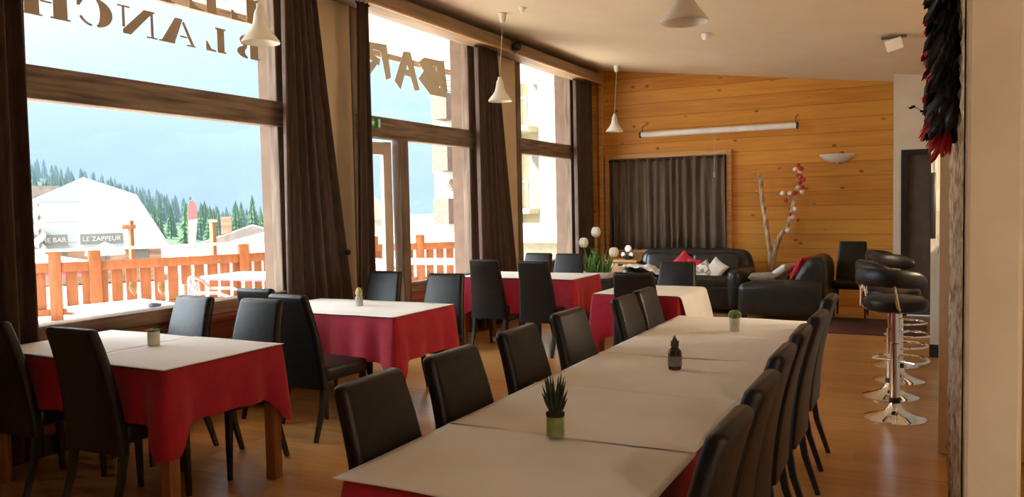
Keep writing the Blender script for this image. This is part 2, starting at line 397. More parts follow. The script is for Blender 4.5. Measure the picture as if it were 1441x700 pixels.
# cornice beam with the curtain rail (two lengths)
def beam(name, y0, y1):
    bb = MB(); bb.box((XW + .16, (y0 + y1) / 2, 3.505), (.26, y1 - y0, .15), bev=.012); o = struct(name, bb, M['beam'])
    bb = MB(); bb.box((XW + .30, (y0 + y1) / 2, 3.425), (.03, y1 - y0, .018)); bb.build('edge_moulding', M['pinetrim'], o, smooth=False)
    return o
beam('trim_3', YF, 8.98); beam('trim_4', 9.02, YB - .02)
b = MB(); b.box((XW - .05, (YF + YB) / 2, 3.64), (.1, YB - YF, .2)); struct('wall_left_7', b, M['winwood_y'])

# ---- right hand side walls
b = MB(); b.box((-.33, 11.86, 1.55), (.12, .68, 3.12)); struct('wall_right_1', b, M['plaster_white'])
dx0, dx1, dz = -.30, .42, 2.13
b = MB()
b.box(((-.39 + dx0) / 2, 11.47, 1.55), (dx0 + .39, .1, 3.12)); b.box(((dx1 + XR) / 2, 11.47, 1.55), (XR - dx1, .1, 3.1)); b.box(((dx0 + dx1) / 2, 11.47, (dz + 3.1) / 2), (dx1 - dx0, .1, 3.1 - dz))
struct('wall_right_2', b, M['plaster_white'])
d2 = MB(); t_ = .07
d2.box((dx0 + t_ / 2, 11.47, dz / 2), (t_, .14, dz)); d2.box((dx1 - t_ / 2, 11.47, dz / 2), (t_, .14, dz)); d2.box(((dx0 + dx1) / 2, 11.47, dz - t_ / 2), (dx1 - dx0 - 2 * t_, .14, t_))
d2 = struct('door_2', d2, mat('door_frame_dark', (.006, .007, .010), rough=.5))
b = MB(); b.box(((dx0 + dx1) / 2, 11.50, dz / 2 - .03), (dx1 - dx0 - .14, .04, dz - .08)); b.build('door_leaf', M['doorgrey'], d2, smooth=False)
b = MB(); b.tube([(dx1 - .14, 11.48, 1.05), (dx1 - .14, 11.42, 1.05), (dx1 - .24, 11.42, 1.05)], .01, 8); b.build('door_handle', M['chrome'], d2)
b = MB(); b.box((.34, 8.56, 1.55), (.62, .12, 3.0)); w3 = struct('wall_right_3', b, M['plaster_white'])
b = MB(); b.box((.34, 8.49, .06), (.63, .02, .12)); struct('baseboard_right', b, M['blackmat'])
b = MB(); b.box((.50, 5.32, 1.53), (.87, .16, 3.04)); struct('wall_right_4', b, M['plaster'])
# near pillar: plastered end, rough stone reveal
b = MB(); b.box((.157, 3.13, 1.53), (.134, 1.36, 3.06), bev=.012); np_ = struct('wall_right_5', b, M['plaster'])
def stonef(u, v):
    y = 2.475 + u * 1.36; z = .002 + v * 3.02
    n = noise.noise(Vector((y * 9, z * 9, 1))) * .012 + noise.noise(Vector((y * 26, z * 26, 5))) * .008
    return Vector((.086 + n * (0 if u in (0, 1) else 1), y, z))
b = MB(); b.grid(stonef, 60, 140); b.build('stone_facing', M['stone'], np_)
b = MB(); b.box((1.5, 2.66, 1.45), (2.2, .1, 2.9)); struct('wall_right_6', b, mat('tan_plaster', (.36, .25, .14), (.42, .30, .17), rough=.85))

# ------------------------------------------------------------------ back wall window with curtain
b = MB(); z0, z1, x0, x1 = .74, 2.30, -4.60, -2.60
w = .075; yb = YB - .03
b.box((x0 + w / 2, yb, (z0 + z1) / 2), (w, .06, z1 - z0), bev=.005); b.box((x1 - w / 2, yb, (z0 + z1) / 2), (w, .06, z1 - z0), bev=.005)
b.box(((x0 + x1) / 2, yb, z1 - w / 2), (x1 - x0 - 2 * w, .06, w), bev=.005); b.box(((x0 + x1) / 2, yb, z0 + w / 2), (x1 - x0 - 2 * w, .06, w), bev=.005)
f4 = struct('window_4', b, M['pinetrim'])
b = MB(); b.box(((x0 + x1) / 2, YB - .006, 1.5), (x1 - x0 - .14, .01, 1.45)); b.build('glass_pane', M['black'], f4, smooth=False)
t = thing('curtain', 'brown pleated curtain covering the framed window in the pine wall', 'curtain', ((x0 + x1) / 2, YB - .09, .79))
def cf(u, v):
    x = (u - .5) * 1.84; z = v * 1.43
    amp = .030 * (1 - .35 * v)
    y = amp * math.sin(u * 2 * PI * 14 + 1.6 * math.sin(u * 11) + .5 * math.sin(u * 31 + v)) + .008 * math.sin(u * 61 + v * 2)
    return Vector((x + .012 * math.sin(u * 40) * (1 - v), y, z))
b = MB(); b.grid(cf, 340, 6); b.build('fabric', M['curtain_back'], t, solid=.003)
b = MB(); b.tube([(-.92, 0, 1.40), (.92, 0, 1.40)], .012, 8); b.build('curtain_rod', M['blackmat'], t)

# ------------------------------------------------------------------ curtains along the window wall
def curtain(label, yt0, yt1, yb0, yb1, x, folds, ztop=3.42, zbot=.06, amp=.05, tie=None, sx=1):
    t = thing('curtain', label, 'curtain', (x, (yb0 + yb1) / 2, 0), group='brown curtains along the window wall')
    oy = (yb0 + yb1) / 2
    def f(u, v):
        z = zbot + (ztop - zbot) * v
        k = v ** .9
        a = yb0 + (yt0 - yb0) * k; bb = yb1 + (yt1 - yb1) * k
        y = a + (bb - a) * u
        am = amp * (1 - .25 * v)
        ph = u * 2 * PI * folds + 1.1 * math.sin(u * 5 + v)
        xx = am * math.sin(ph) + .25 * am * math.sin(ph * 2.3 + 1)
        return Vector((xx, y - oy, z))
    bm_ = MB(); bm_.grid(f, int(folds * 18), 26); bm_.build('fabric', M['curtain'], t, solid=.004)
    bm_ = MB(); bm_.tube([(0, yt0 - oy - .02, ztop - .012), (0, yt1 - oy + .02, ztop - .012)], .010, 8); bm_.build('curtain_rod', M['blackmat'], t)
    if tie:
        bm_ = MB(); bm_.lathe([(.0, -.03), (.022, -.02), (.03, 0), (.022, .02), (0, .03)], (amp + .035, tie[0] - oy, tie[1]), 12); bm_.build('tieback_knob', M['darkwood'], t)
    return t
XC = -4.745
curtain('dark brown curtain at the left edge, beside the window with the lettering', 2.30, 2.96, 2.28, 2.95, XC, 6, amp=.055)
curtain('brown curtain drawn wide over the pillar right of the lettered window', 5.10, 5.50, 4.99, 6.03, XC, 6, tie=(5.74, 1.12))
curtain('narrow brown curtain beside the open glazed door', 5.98, 6.13, 5.84, 6.15, XC + .09, 3, amp=.032)
curtain('brown curtain spreading over the pillar between glazed door and far window', 8.30, 8.80, 8.30, 9.36, XC, 6)
curtain('brown curtain in the back corner beside the far window', 11.26, 11.95, 11.30, 11.92, XC, 6, amp=.045)

# ------------------------------------------------------------------ window lettering (read from outside)
def P(x, y, w, h): return [(x, y), (x + w, y), (x + w, y + h), (x, y + h)]
def arc(cx, cy, rx, ry, a0, a1, n=14): return [(cx + rx * math.cos(R(a0 + (a1 - a0) * i / n)), cy + ry * math.sin(R(a0 + (a1 - a0) * i / n))) for i in range(n + 1)]
GL = {
 'B': [P(.06, 0, .30, 1), P(0, 0, .06, .06), P(0, .94, .06, .06), arc(.42, .74, .30, .26, -80, 85) + arc(.42, .74, .10, .17, 80, -75), arc(.42, .26, .40, .27, -85, 80) + arc(.42, .26, .12, .18, 75, -80)],
 'L': [P(.08, 0, .34, 1), P(0, 0, .08, .07), P(0, .93, .50, .07), [(.48, 0), (.95, 0), (.95, .38), (.88, .38), (.70, .09), (.48, .07)]],
 'A': [[(.36, 1), (.58, 1), (1.0, .0), (.62, .0)], [(.33, .94), (.38, .84), (.14, .06), (.04, .06)], P(0, 0, .26, .06), P(.60, 0, .46, .06), P(.24, .30, .22, .06)],
 'N': [P(.10, .05, .07, .90), P(0, 0, .28, .06), [(.02, 1), (.34, 1), (.90, .14), (.90, .0), (.70, .0), (.20, .80)], P(.84, .24, .07, .72), P(.70, .94, .32, .06)],
 'C': [arc(.50, .5, .50, .5, 100, 262) + arc(.50, .5, .14, .44, 258, 104), arc(.56, .5, .42, .5, 275, 335) + arc(.56, .5, .34, .42, 335, 275), [(.58, 1), (.90, .92), (.96, 1), (1.0, .64), (.92, .64), (.82, .84), (.58, .94)]],
 'H': [P(.06, 0, .30, 1), P(0, 0, .42, .06), P(0, .94, .42, .06), P(.64, 0, .30, 1), P(.58, 0, .42, .06), P(.58, .94, .42, .06), P(.38, .47, .24, .06)],
 'E': [P(.08, 0, .32, 1), P(0, 0, .08, .07), P(0, .93, .08, .07), [(.46, 0), (.95, 0), (.95, .36), (.88, .36), (.70, .09), (.46, .07)], [(.46, 1), (.92, 1), (.92, .66), (.86, .66), (.68, .91), (.46, .93)], P(.46, .46, .2, .07)],
 'T': [P(.34, 0, .32, 1), P(.24, 0, .52, .06), [(0, 1), (.30, 1), (.30, .93), (.1, .64), (0, .64)], [(1, 1), (.70, 1), (.70, .93), (.9, .64), (1, .64)]],
 'O': [arc(.47, .5, .47, .5, 95, 265) + arc(.47, .5, .14, .44, 262, 98), arc(.53, .5, .47, .5, -85, 85) + arc(.53, .5, .14, .44, 82, -82)],
 'I': [P(.08, 0, .34, 1), P(0, 0, .5, .06), P(0, .94, .5, .06)],
 "'": [[(.0, 1), (.2, 1), (.2, .8), (.08, .62), (.02, .64), (.1, .8), (0, .8)]],
}
def lettering(name, label, letters, zb, h, m, x=-4.9345):
    t = thing(name, label, 'window lettering', (x, letters[0][1], zb))
    for ch, y0, w in letters:
        bb = MB()
        for i, poly in enumerate(GL[ch]):
            e = i * .00015
            bb.prism(poly, lambda u, v: Vector((.0 - e, y0 - u * w - letters[0][1], v * h)), lambda u, v: Vector((-.003 - e, y0 - u * w - letters[0][1], v * h)))
        bb.build('letter', m, t, smooth=False)
    return t
XL = -4.936 + 0.0
lettering('window_lettering', 'stencil style taupe word BLANCHE seen from behind on the upper pane', [('B', 5.02, .30), ('L', 4.66, .21), ('A', 4.36, .31), ('N', 4.02, .31), ('C', 3.665, .26), ('H', 3.36, .32), ('E', 2.97, .28)], 2.755, .192, M['vinyl'])
lettering('window_lettering', "stencil style taupe word L'ETOILE on the upper pane, above BLANCHE", [('L', 5.02, .31), ("'", 4.68, .12), ('E', 4.60, .30), ('T', 4.25, .30), ('O', 3.90, .30), ('I', 3.56, .22), ('L', 3.30, .26), ('E', 2.98, .28)], 3.045, .20, M['vinyl'])
GB = {
 'R': [[(.0, .10), (.20, .0), (.42, 1.0), (.14, 1.06)], [(.14, 1.06), (.84, 1.0), (1.08, .80), (.98, .56), (.44, .38), (.40, .56), (.72, .68), (.66, .82), (.16, .80)], [(.40, .56), (.62, .52), (1.16, .16), (.92, -.10)]],
 'A': [[(-.05, -.10), (.18, -.14), (.60, 1.0), (.30, 1.04)], [(.30, 1.02), (.60, 1.0), (1.0, .02), (.76, -.20)], [(.16, .24), (.80, .30), (.76, .50), (.2, .44)]],
 'B': [[(-.02, .06), (.24, -.06), (.46, .98), (.10, 1.08)], [(.08, 1.04), (.88, 1.0), (1.12, .78), (.88, .52), (.30, .44), (.30, .62), (.56, .68), (.60, .80), (.10, .82)], [(.28, .62), (.90, .58), (1.12, .26), (.70, -.16), (.04, -.16), (.05, .10), (.46, .16), (.60, .30), (.50, .42), (.28, .40)], [(.2, .3), (.42, .02), (.74, .42), (.4, .64)]],
}
GL.update({'R_': GB['R'], 'A_': GB['A'], 'B_': GB['B']})
t = lettering('window_lettering', 'brush style pale word BAR seen from behind above the glazed door', [('B_', 7.95, .52), ('A_', 7.36, .44), ('R_', 6.86, .44)], 2.83, .34, M['vinyl2'])

# exit sign on the transom
t = thing('exit_sign', 'small green emergency exit sign on the transom above the open door', 'sign', (XW + .046, 6.45, 2.36))
b = MB(); b.box((0, 0, 0), (.008, .19, .10)); b.build('sign_plate', M['green_sign'], t, smooth=False)
b = MB()
b.prism([(-.06, .01), (-.035, .01), (-.035, .035), (-.02, .035), (-.02, .01), (.0, .01), (-.03, -.035)], lambda u, v: Vector((.0045, u, v)), lambda u, v: Vector((.006, u, v)))
b.build('arrow_mark', M['white_pl'], t, smooth=False)
b = MB()
b.prism(P(.055, -.04, .03, .08), lambda u, v: Vector((.0045, u, v)), lambda u, v: Vector((.006, u, v)))
b.build('door_mark', M['white_pl'], t, smooth=False)

# ------------------------------------------------------------------ chairs
def make_chair(m, label, loc, rz):
    t = thing('dining_chair', label, 'chair', loc, rz, group='black dining chairs')
    # backrest : local front is +Y ; rear of top at y=-.075
    def prof(v):   # v 0..1 from bottom to top -> (y centre, z, half thickness, half width)
        z = .335 + v * .602
        yc = .015 - .02 * v - .085 * v ** 2.2
        return yc, z, .030 + .002 * v, .212 - .044 * v
    bb = MB(); rings = []
    n = 14
    levels = [(i / n, 1, 0) for i in range(n + 1)] + [(1, .94, .010), (1, .74, .019), (1, .42, .025)]
    for v, kt, dz_ in levels:
        yc, z, th, hw = prof(v)
        th *= kt; hw -= .030 * (1 - kt)
        rr = th * .92
        ring = []
        for (sx, sy) in ((1, 1), (-1, 1), (-1, -1), (1, -1)):
            a0 = {(1, 1): 0, (-1, 1): 90, (-1, -1): 180, (1, -1): 270}[(sx, sy)]
            for k in range(5):
                a = R(a0 + 22.5 * k)
                ring.append(bb.bm.verts.new(Vector((sx * (hw - rr) + rr * math.cos(a), yc + sy * (th - rr) + rr * math.sin(a) - dz_ * .15, z + dz_))))
        rings.append(ring)
    m_ = 20
    for a, c in zip(rings, rings[1:]):
        for k in range(m_): bb.bm.faces.new((a[k], a[(k + 1) % m_], c[(k + 1) % m_], c[k]))
    bb.bm.faces.new(list(reversed(rings[0]))); bb.bm.faces.new(rings[-1])
    bb.build('backrest', m, t, angle=50)
    bb = MB(); bb.box((0, .225, .43), (.42, .40, .10), bev=.028, seg=3); bb.build('seat', m, t)
    for sx in (-1, 1):
        bb = MB(); bb.tube([(sx * .180, .395, .385), (sx * .180, .400, .2), (sx * .182, .405, 0)], [.024, .020, .015], 4); bb.build('leg', M['darkwood'], t, smooth=False)
        bb = MB(); bb.tube([(sx * .178, .03, .385), (sx * .179, .00, .2), (sx * .182, -.065, 0)], [.025, .021, .016], 4); bb.build('leg', M['darkwood'], t, smooth=False)
    return t
def place(first, tx, ty, deg, label):
    """tx, ty : middle of the top edge of the backrest"""
    rz = R(deg)
    c, s = math.cos(rz), math.sin(rz)
    ox = tx - (-s * -.078); oy = ty - (c * -.078)
    return (ox, oy, 0), rz
CH = [  # top-of-back x, y, heading (0 = facing the back wall), label
 (-3.64, 2.42, 2, 'black leather chair in the near left foreground, back turned, right of its neighbour'),
 (-4.36, 2.44, 2, 'black leather chair at the left edge in the foreground, half cut by the curtain'),
 (-4.245, 3.65, 178, 'black chair facing us behind the nearest window table, left of two'),
 (-3.665, 3.66, 182, 'black chair facing us behind the nearest window table, right of two, beside the cactus table'),
 (-3.68, 3.93, -4, 'big black chair with visible seat in front of the middle window table'),
 (-4.22, 4.18, 2, 'black chair mostly hidden behind the chair of the nearest window table'),
 (-4.215, 5.69, 180, 'black chair facing us behind the middle window table, in front of the open door'),
 (-3.54, 5.61, 184, 'black chair facing us behind the middle window table, right of two'),
 (-4.08, 7.22, 2, 'dark high backed chair in front of the far window table, left of two'),
 (-3.46, 7.11, -1, 'dark high backed chair in front of the far window table, right of two'),
 (-4.00, 8.36, 180, 'grey lit chair behind the far window table, left of two, under the far window'),
 (-3.60, 8.33, 180, 'grey lit chair behind the far window table, right of two, next to the tulips'),
 (-2.065, 6.06, 0, 'dark chair back standing in front of the small table near the sofa'),
 (-2.065, 7.32, 180, 'dark chair facing us behind the small table, in front of the sofa'),
 (-.865, 11.36, 180, 'black chair standing alone against the pine wall, right of the armchair'),
 (-1.585, 2.06, -88, 'nearest black chair on the left side of the long table'),
 (-1.585, 2.56, -91, 'second nearest black chair on the left side of the long table'),
 (-1.605, 3.15, -90, 'third nearest black chair on the left side of the long table'),
 (-1.63, 3.77, -92, 'fourth nearest black chair on the left side of the long table'),
 (-1.57, 4.46, -90, 'fifth nearest black chair on the left side of the long table'),
 (-1.59, 4.90, -90, 'farthest black chair on the left side of the long table'),
 (-.445, 2.00, 90, 'nearest black chair on the right side of the long table, cut by the lower edge'),
 (-.455, 2.50, 90, 'second nearest black chair on the right side of the long table'),
 (-.48, 3.04, 90, 'third nearest black chair on the right side of the long table'),
 (-.485, 3.56, 91, 'fourth nearest black chair on the right side of the long table'),
 (-.475, 4.09, 89, 'fifth nearest black chair on the right side of the long table, overlapped with the farthest'),
 (-.50, 4.84, 90, 'farthest black chair on the right side of the long table'),
]
chair0 = None
for i, (x, y, a, lab) in enumerate(CH):
    loc, rz = place(None, x, y, a, lab)
    if chair0 is None: chair0 = make_chair(M['leather'], lab, loc, rz)
    else: dup(chair0, loc, rz, lab)

# ------------------------------------------------------------------ tables, cloths, papers
def make_table(w, d, label, loc, rz=0, group='restaurant tables'):
    t = thing('dining_table', label, 'table', loc, rz, group)
    b = MB(); b.box((0, 0, .732), (w, d, .04), bev=.004); b.build('tabletop', M['oakleg'], t)
    b = MB()
    for sy in (-1, 1): b.box((0, sy * (d / 2 - .05), .665), (w - .14, .02, .09))
    for sx in (-1, 1): b.box((sx * (w / 2 - .05), 0, .665), (.02, d - .14, .09))
    b.build('apron', M['oakleg'], t, smooth=False)
    for sx in (-1, 1):
        for sy in (-1, 1):
            b = MB(); b.box((sx * (w / 2 - .045), sy * (d / 2 - .045), .355), (.065, .065, .71), bev=.006); b.build('leg', M['oakleg'], t)
    return t
def cloth(label, x0, x1, y0, y1, drop, z=.754, seed=0, corner=.40, rz=0):
    cx, cy = (x0 + x1) / 2, (y0 + y1) / 2; w, d = (x1 - x0) / 2 + .006, (y1 - y0) / 2 + .006
    r = .02; per = []
    rng = random.Random(seed)
    def side(ax, ay, bx, by, nx, ny):
        L = math.hypot(bx - ax, by - ay); n = max(8, int(L / .022))
        for i in range(n):
            u = i / n; s = u * L
            per.append((ax + (bx - ax) * u, ay + (by - ay) * u, nx, ny, min(s, L - s)))
    def crn(cx_, cy_, a0):
        for k in range(7):
            a = R(a0 + 90 * k / 7); per.append((cx_ + r * math.cos(a), cy_ + r * math.sin(a), math.cos(a), math.sin(a), 0))
    side(w, -d + r, w, d - r, 1, 0); crn(w - r, d - r, 0)
    side(w - r, d, -w + r, d, 0, 1); crn(-w + r, d - r, 90)
    side(-w, d - r, -w, -d + r, -1, 0); crn(-w + r, -d + r, 180)
    side(-w + r, -d, w - r, -d, 0, -1); crn(w - r, -d + r, 270)
    ph = [rng.uniform(0, 6.28) for _ in range(4)]
    b = MB(); rows = []
    NR = 9
    s = 0; prev = None; arc_s = []
    for p in per:
        if prev: s += math.hypot(p[0] - prev[0], p[1] - prev[1])
        arc_s.append(s); prev = p
    for k in range(NR + 1):
        v = k / NR; ring = []
        for p, sa in zip(per, arc_s):
            x, y, nx, ny, dc = p
            c = math.exp(-(dc / .075) ** 2)
            dr = drop * (1 + corner * c)
            wave = .011 * math.sin(sa * 13 + ph[0]) + .008 * math.sin(sa * 29 + ph[1]) + .006 * math.sin(sa * 7 + ph[2])
            fold = -.018 * math.exp(-((dc - .13) / .05) ** 2)
            o = v ** .8 * (wave + .010 + .042 * c * (1 if dc == 0 else .85) + fold)
            ring.append(b.bm.verts.new(Vector((x + nx * o, y + ny * o, -dr * v - (.004 if k == 0 else .006)))))
        rows.append(ring)
    n = len(per)
    for a, c in zip(rows, rows[1:]):
        for i in range(n): b.bm.faces.new((a[i], a[(i + 1) % n], c[(i + 1) % n], c[i]))
    ins = [b.bm.verts.new(Vector((p[0] - p[2] * .012, p[1] - p[3] * .012, 0))) for p in per]
    for i in range(n): b.bm.faces.new((ins[i], ins[(i + 1) % n], rows[0][(i + 1) % n], rows[0][i]))
    b.bm.faces.new(ins)
    o = b.build('tablecloth', M['red'], None, angle=60)
    o.location = (cx, cy, z); o.rotation_euler = (0, 0, rz)
    return tag(o, label, 'tablecloth', 'red tablecloths')
def paper(label, x0, x1, y0, y1, z=.757, droop=None, rz=0, nx=24, ny=24, hang=0, seed=1, curl=.006):
    cx, cy = (x0 + x1) / 2, (y0 + y1) / 2
    def f(u, v):
        x = (u - .5) * (x1 - x0); y = (v - .5) * (y1 - y0)
        n = noise.noise(Vector((x * 4 + seed, y * 4, seed))) * .0012
        e = min(u, 1 - u) * (x1 - x0); e2 = min(v, 1 - v) * (y1 - y0)
        zz = .0016 + n + curl * .35 * max(0, 1 - e2 / .03) * (.5 + .5 * math.sin(x * 9 + seed))
        return Vector((x, y, zz))
    b = MB(); b.grid(f, nx, ny)
    if hang:
        # sheet running over the +X edge and hanging down
        hx = (x1 - x0) / 2
        def g(u, v):
            y = (v - .5) * (y1 - y0)
            if u < .12: return Vector((hx + .035 * (u / .12), y, .0016 - .012 * (u / .12) ** 2))
            k = (u - .12) / .88
            return Vector((hx + .035 + .012 * math.sin(k * 2.2) + .06 * k, y, -.012 - hang * k))
        b.grid(g, 14, ny)
        bmesh.ops.remove_doubles(b.bm, verts=b.bm.verts[:], dist=.0015)
    o = b.build('paper_sheet', M['paper'], None, solid=.0012)
    o.location = (cx, cy, z); o.rotation_euler = (0, 0, rz)
    return tag(o, label, 'paper sheet', 'white paper table covers')
# table nearest the window
TX0, TX1 = -4.52, -3.215
def wide_table(y0, y1, which, x0=TX0, x1=TX1):
    make_table(x1 - x0, y1 - y0, 'wooden table under the red cloth, %s' % which, ((x0 + x1) / 2, (y0 + y1) / 2, 0))
wide_table(2.58, 3.36, 'nearest one at the windows', -4.68)
cloth('red tablecloth on the nearest window table in the left foreground', -4.68, TX1, 2.58, 3.36, .27, seed=1, corner=.55)
paper('white paper on the nearest window table, window side half', -4.67, -3.915, 2.578, 3.362, seed=2)
paper('white paper on the nearest window table, aisle side half by the red corner', -3.913, TX1 + .012, 2.560, 3.365, seed=3)
wide_table(4.47, 5.25, 'middle one at the windows', -4.58, TX1 - .03)
cloth('red tablecloth on the middle window table with the tiny cactus', -4.58, TX1 - .03, 4.47, 5.25, .31, seed=2, corner=.42)
paper('white paper on the middle window table with the tiny cactus', -4.57, TX1 - .025, 4.455, 5.255, seed=4, nx=40)
wide_table(7.40, 8.13, 'far one at the windows', TX0, TX1 + .06)
cloth('red tablecloth on the far window table between the tall chairs', TX0, TX1 + .06, 7.40, 8.13, .36, seed=3, corner=.35)
paper('white paper on the far window table between the tall chairs', TX0 + .03, TX1 + .065, 7.385, 8.12, seed=5, nx=40)
make_table(.74, .80, 'small wooden table with red cloth near the sofa', (-2.13, 6.66, 0))
cloth('red tablecloth on the small table in front of the sofa', -2.50, -1.76, 6.26, 7.06, .34, seed=4, corner=.35)
paper('white paper on the small table, one end hanging down its right side', -2.49, -1.77, 6.25, 7.06, seed=6, hang=.31)
# the long table: five small tables in a row
LX0, LX1 = -1.435, -.612
ys = [1.72, 2.41, 3.10, 3.79, 4.48, 5.17]
tb = None
names = ['nearest table of the long row, at the lower edge of the photo', 'second table of the long row, under the aloe jar', 'middle table of the long row, under the brown bottle pot', 'fourth table of the long row, before the farthest one', 'farthest table of the long row, under the ball plant']
for k in range(5):
    c = ((LX0 + LX1) / 2, (ys[k] + ys[k + 1]) / 2, 0)
    if tb is None:
        tb = thing('dining_table', names[0], 'table', c, 0, 'restaurant tables')
        b = MB(); b.box((0, 0, .732), (LX1 - LX0, .686, .04), bev=.004); b.build('tabletop', M['oakleg'], tb)
        for sy in (-1, 1): b = MB(); b.box((0, sy * .22, .38), (.07, .07, .66), bev=.006); b.build('leg', M['oakleg'], tb)
        b = MB(); b.box((0, 0, .03), (.13, .60, .06), bev=.01); b.build('foot_bar', M['oakleg'], tb)
        b = MB(); b.box((0, 0, .69), (.60, .06, .045), bev=.004); b.build('cross_bar', M['oakleg'], tb)
    else: dup(tb, c, 0, names[k])
cloth('long dark red tablecloth under the white papers of the long table', LX0, LX1, 1.72, 5.17, .26, seed=5, corner=.5)
sh = [(1.695, 2.31, 'nearest white paper of the long table, at the lower edge'), (2.306, 2.99, 'white paper of the long table under the aloe jar'), (2.984, 3.75, 'white paper of the long table under the brown bottle pot'), (3.746, 4.45, 'white paper of the long table between bottle pot and ball plant'), (4.446, 5.19, 'farthest white paper of the long table, under the ball plant')]
for k, (a, c, lab) in enumerate(sh):
    paper(lab, LX0 - .024 + .004 * (k % 2), LX1 + .012 - .006 * (k % 2), a, c, seed=10 + k, z=.757 + .0018 * (k % 2), curl=.012, nx=30)

# ------------------------------------------------------------------ table plants
ZT = .7605
def jar(t, r, h, glass, fill, fh):
    b = MB(); b.lathe([(r * .92, .002), (r, .006), (r, h), (r - .002, h), (r - .002, .008), (r * .9, .006)], (0, 0, 0), 24, cap0=True, cap1=False); j = b.build('jar', glass, t)
    b = MB(); b.lathe([(r - .004, .009), (r - .004, fh * .5), (r - .004, fh)], (0, 0, 0), 24); b.build('filling', fill, j)
    return j
t = thing('potted_aloe', 'dark spiky aloe in a glass jar near the front of the long table', 'plant', (-1.05, 2.297, ZT))
jar(t, .031, .080, M['jarglass'], M['jarfill'], .070)
b = MB(); b.lathe([(.0295, .071), (.0305, .082), (.0, .088)], (0, 0, 0), 20); b.build('soil', M['soil'], t)
b = MB()
for k in range(26):
    a = k * 2.4; tilt = .15 + .5 * (1 - k / 26) ; L = .055 + .04 * (k / 26)
    base = Vector((.010 * math.cos(a), .010 * math.sin(a), .080 + .0012 * k)); dr = Vector((math.cos(a) * math.sin(tilt), math.sin(a) * math.sin(tilt), math.cos(tilt)))
    b.tube([base, base + dr * L * .5, base + dr * L + Vector((0, 0, .008))], [.008, .006, .0006], 6)
b.build('leaves', M['plantdark'], t)
t = thing('potted_cactus', 'small cactus in an amber bottle shaped pot on the middle of the long table', 'plant', (-.997, 3.475, ZT))
b = MB(); b.lathe([(.024, 0), (.029, .004), (.030, .075), (.026, .088), (.018, .094), (.018, .098)], (0, 0, 0), 24); b.build('bottle_pot', M['amber'], t)
b = MB(); b.lathe([(.0303, .018), (.0308, .020), (.0308, .060), (.0303, .062)], (0, 0, 0), 24, False, False); b.build('label_band', M['label'], t)
b = MB(); b.lathe([(.012, .096), (.019, .108), (.018, .122), (.010, .136), (.004, .150), (.0, .154)], (0, 0, 0), 12)
for k in range(7): b.tube([(.012 * math.cos(k), .012 * math.sin(k), .10), (.02 * math.cos(k), .02 * math.sin(k), .13)], [.004, .0008], 5)
b.build('cactus', mat('brown_green_cactus', (.05, .05, .02), (.11, .10, .05), (60, 60, 60), rough=.7), t)
t = thing('potted_succulent', 'round green ball plant in a pale pot on the far end of the long table', 'plant', (-.981, 4.65, ZT))
b = MB(); b.lathe([(.024, 0), (.028, .003), (.030, .075), (.027, .076), (.0, .072)], (0, 0, 0), 24); b.build('pot', M['jarcream'], t)
b = MB(); b.ball((0, 0, .095), .037, 3, (1, 1, .75), jit=.10); b.build('foliage', M['plant'], t)
t = thing('potted_succulent', 'small green succulent in a cream glass on the nearest window table', 'plant', (-3.874, 3.045, ZT))
b = MB(); b.lathe([(.030, 0), (.033, .003), (.034, .078), (.031, .079), (.030, .07), (.0, .07)], (0, 0, 0), 24); b.build('pot', M['jarcream'], t)
b = MB()
for k in range(14):
    a = k * 2.4; q = Vector((math.cos(a), math.sin(a), 0)) * (.012 + .001 * k)
    b.tube([(q.x * .4, q.y * .4, .068), (q.x, q.y, .085), (q.x * 2.1, q.y * 2.1, .098 - .001 * k)], [.006, .007, .001], 6)
b.build('foliage', M['plant'], t)
t = thing('potted_cactus', 'tiny pale green cactus in a grey glass on the middle window table', 'plant', (-3.898, 4.92, ZT))
b = MB(); b.lathe([(.026, 0), (.030, .003), (.030, .07), (.027, .071), (.0, .066)], (0, 0, 0), 24); b.build('pot', mat('grey_glass', (.28, .28, .25), (.4, .4, .36), (30, 30, 30), rough=.3), t)
b = MB(); b.ball((0, 0, .10), .028, 2, (1, 1, 1.5), jit=.12); b.build('cactus', mat('pale_cactus', (.30, .30, .10), (.45, .42, .18), (60, 60, 60), rough=.7), t)

# ------------------------------------------------------------------ pendant lamps and ceiling fittings
def pendant(x, y, zr, cx, cy, label, first=None):
    t = thing('pendant_lamp', label, 'lamp', (x, y, zr), group='white bell pendant lamps')
    b = MB(); pr = [(.132, 0), (.130, .008), (.112, .035), (.080, .075), (.058, .11), (.046, .15), (.040, .20), (.030, .225), (.022, .235), (.020, .262)]
    b.lathe(pr + [(r - .003, z - .002) for r, z in reversed(pr)], (0, 0, 0), 32, False, False); b.build('lamp_shade', M['white'], t)
    b = MB(); b.lathe([(0, .05), (.022, .058), (.028, .08), (.022, .11), (.014, .13), (.014, .18)], (0, 0, 0), 16); b.build('bulb', M['bulb'], t)
    zc = ceil_z(cx) - zr
    d = Vector((cx - x, cy - y, 0))
    b = MB(); b.tube([(0, 0, .262), Vector((0, 0, zc - .16)) + d * .9, Vector((0, 0, zc - .08)) + d], .0035, 6); b.build('cord', M['cord'], t)
    b = MB(); b.lathe([(.018, zc - .10), (.03, zc - .085), (.042, zc - .02), (.055, zc - .004)], (d.x, d.y, 0), 18); b.build('ceiling_rose', M['white'], t)
    return t
pendant(-4.15, 4.235, 2.685, -4.15, 4.235, 'white bell pendant lamp in front of the lettered window')
pendant(-4.153, 7.784, 2.66, -4.06, 7.70, 'white bell pendant lamp in front of the pillar curtain by the glazed door')
pendant(-4.204, 11.534, 2.61, -4.15, 11.5, 'white bell pendant lamp near the pine wall, farthest from us')
pendant(-1.184, 4.373, 2.49, -1.184, 4.373, 'white bell pendant lamp over the long table, cut by the upper edge')
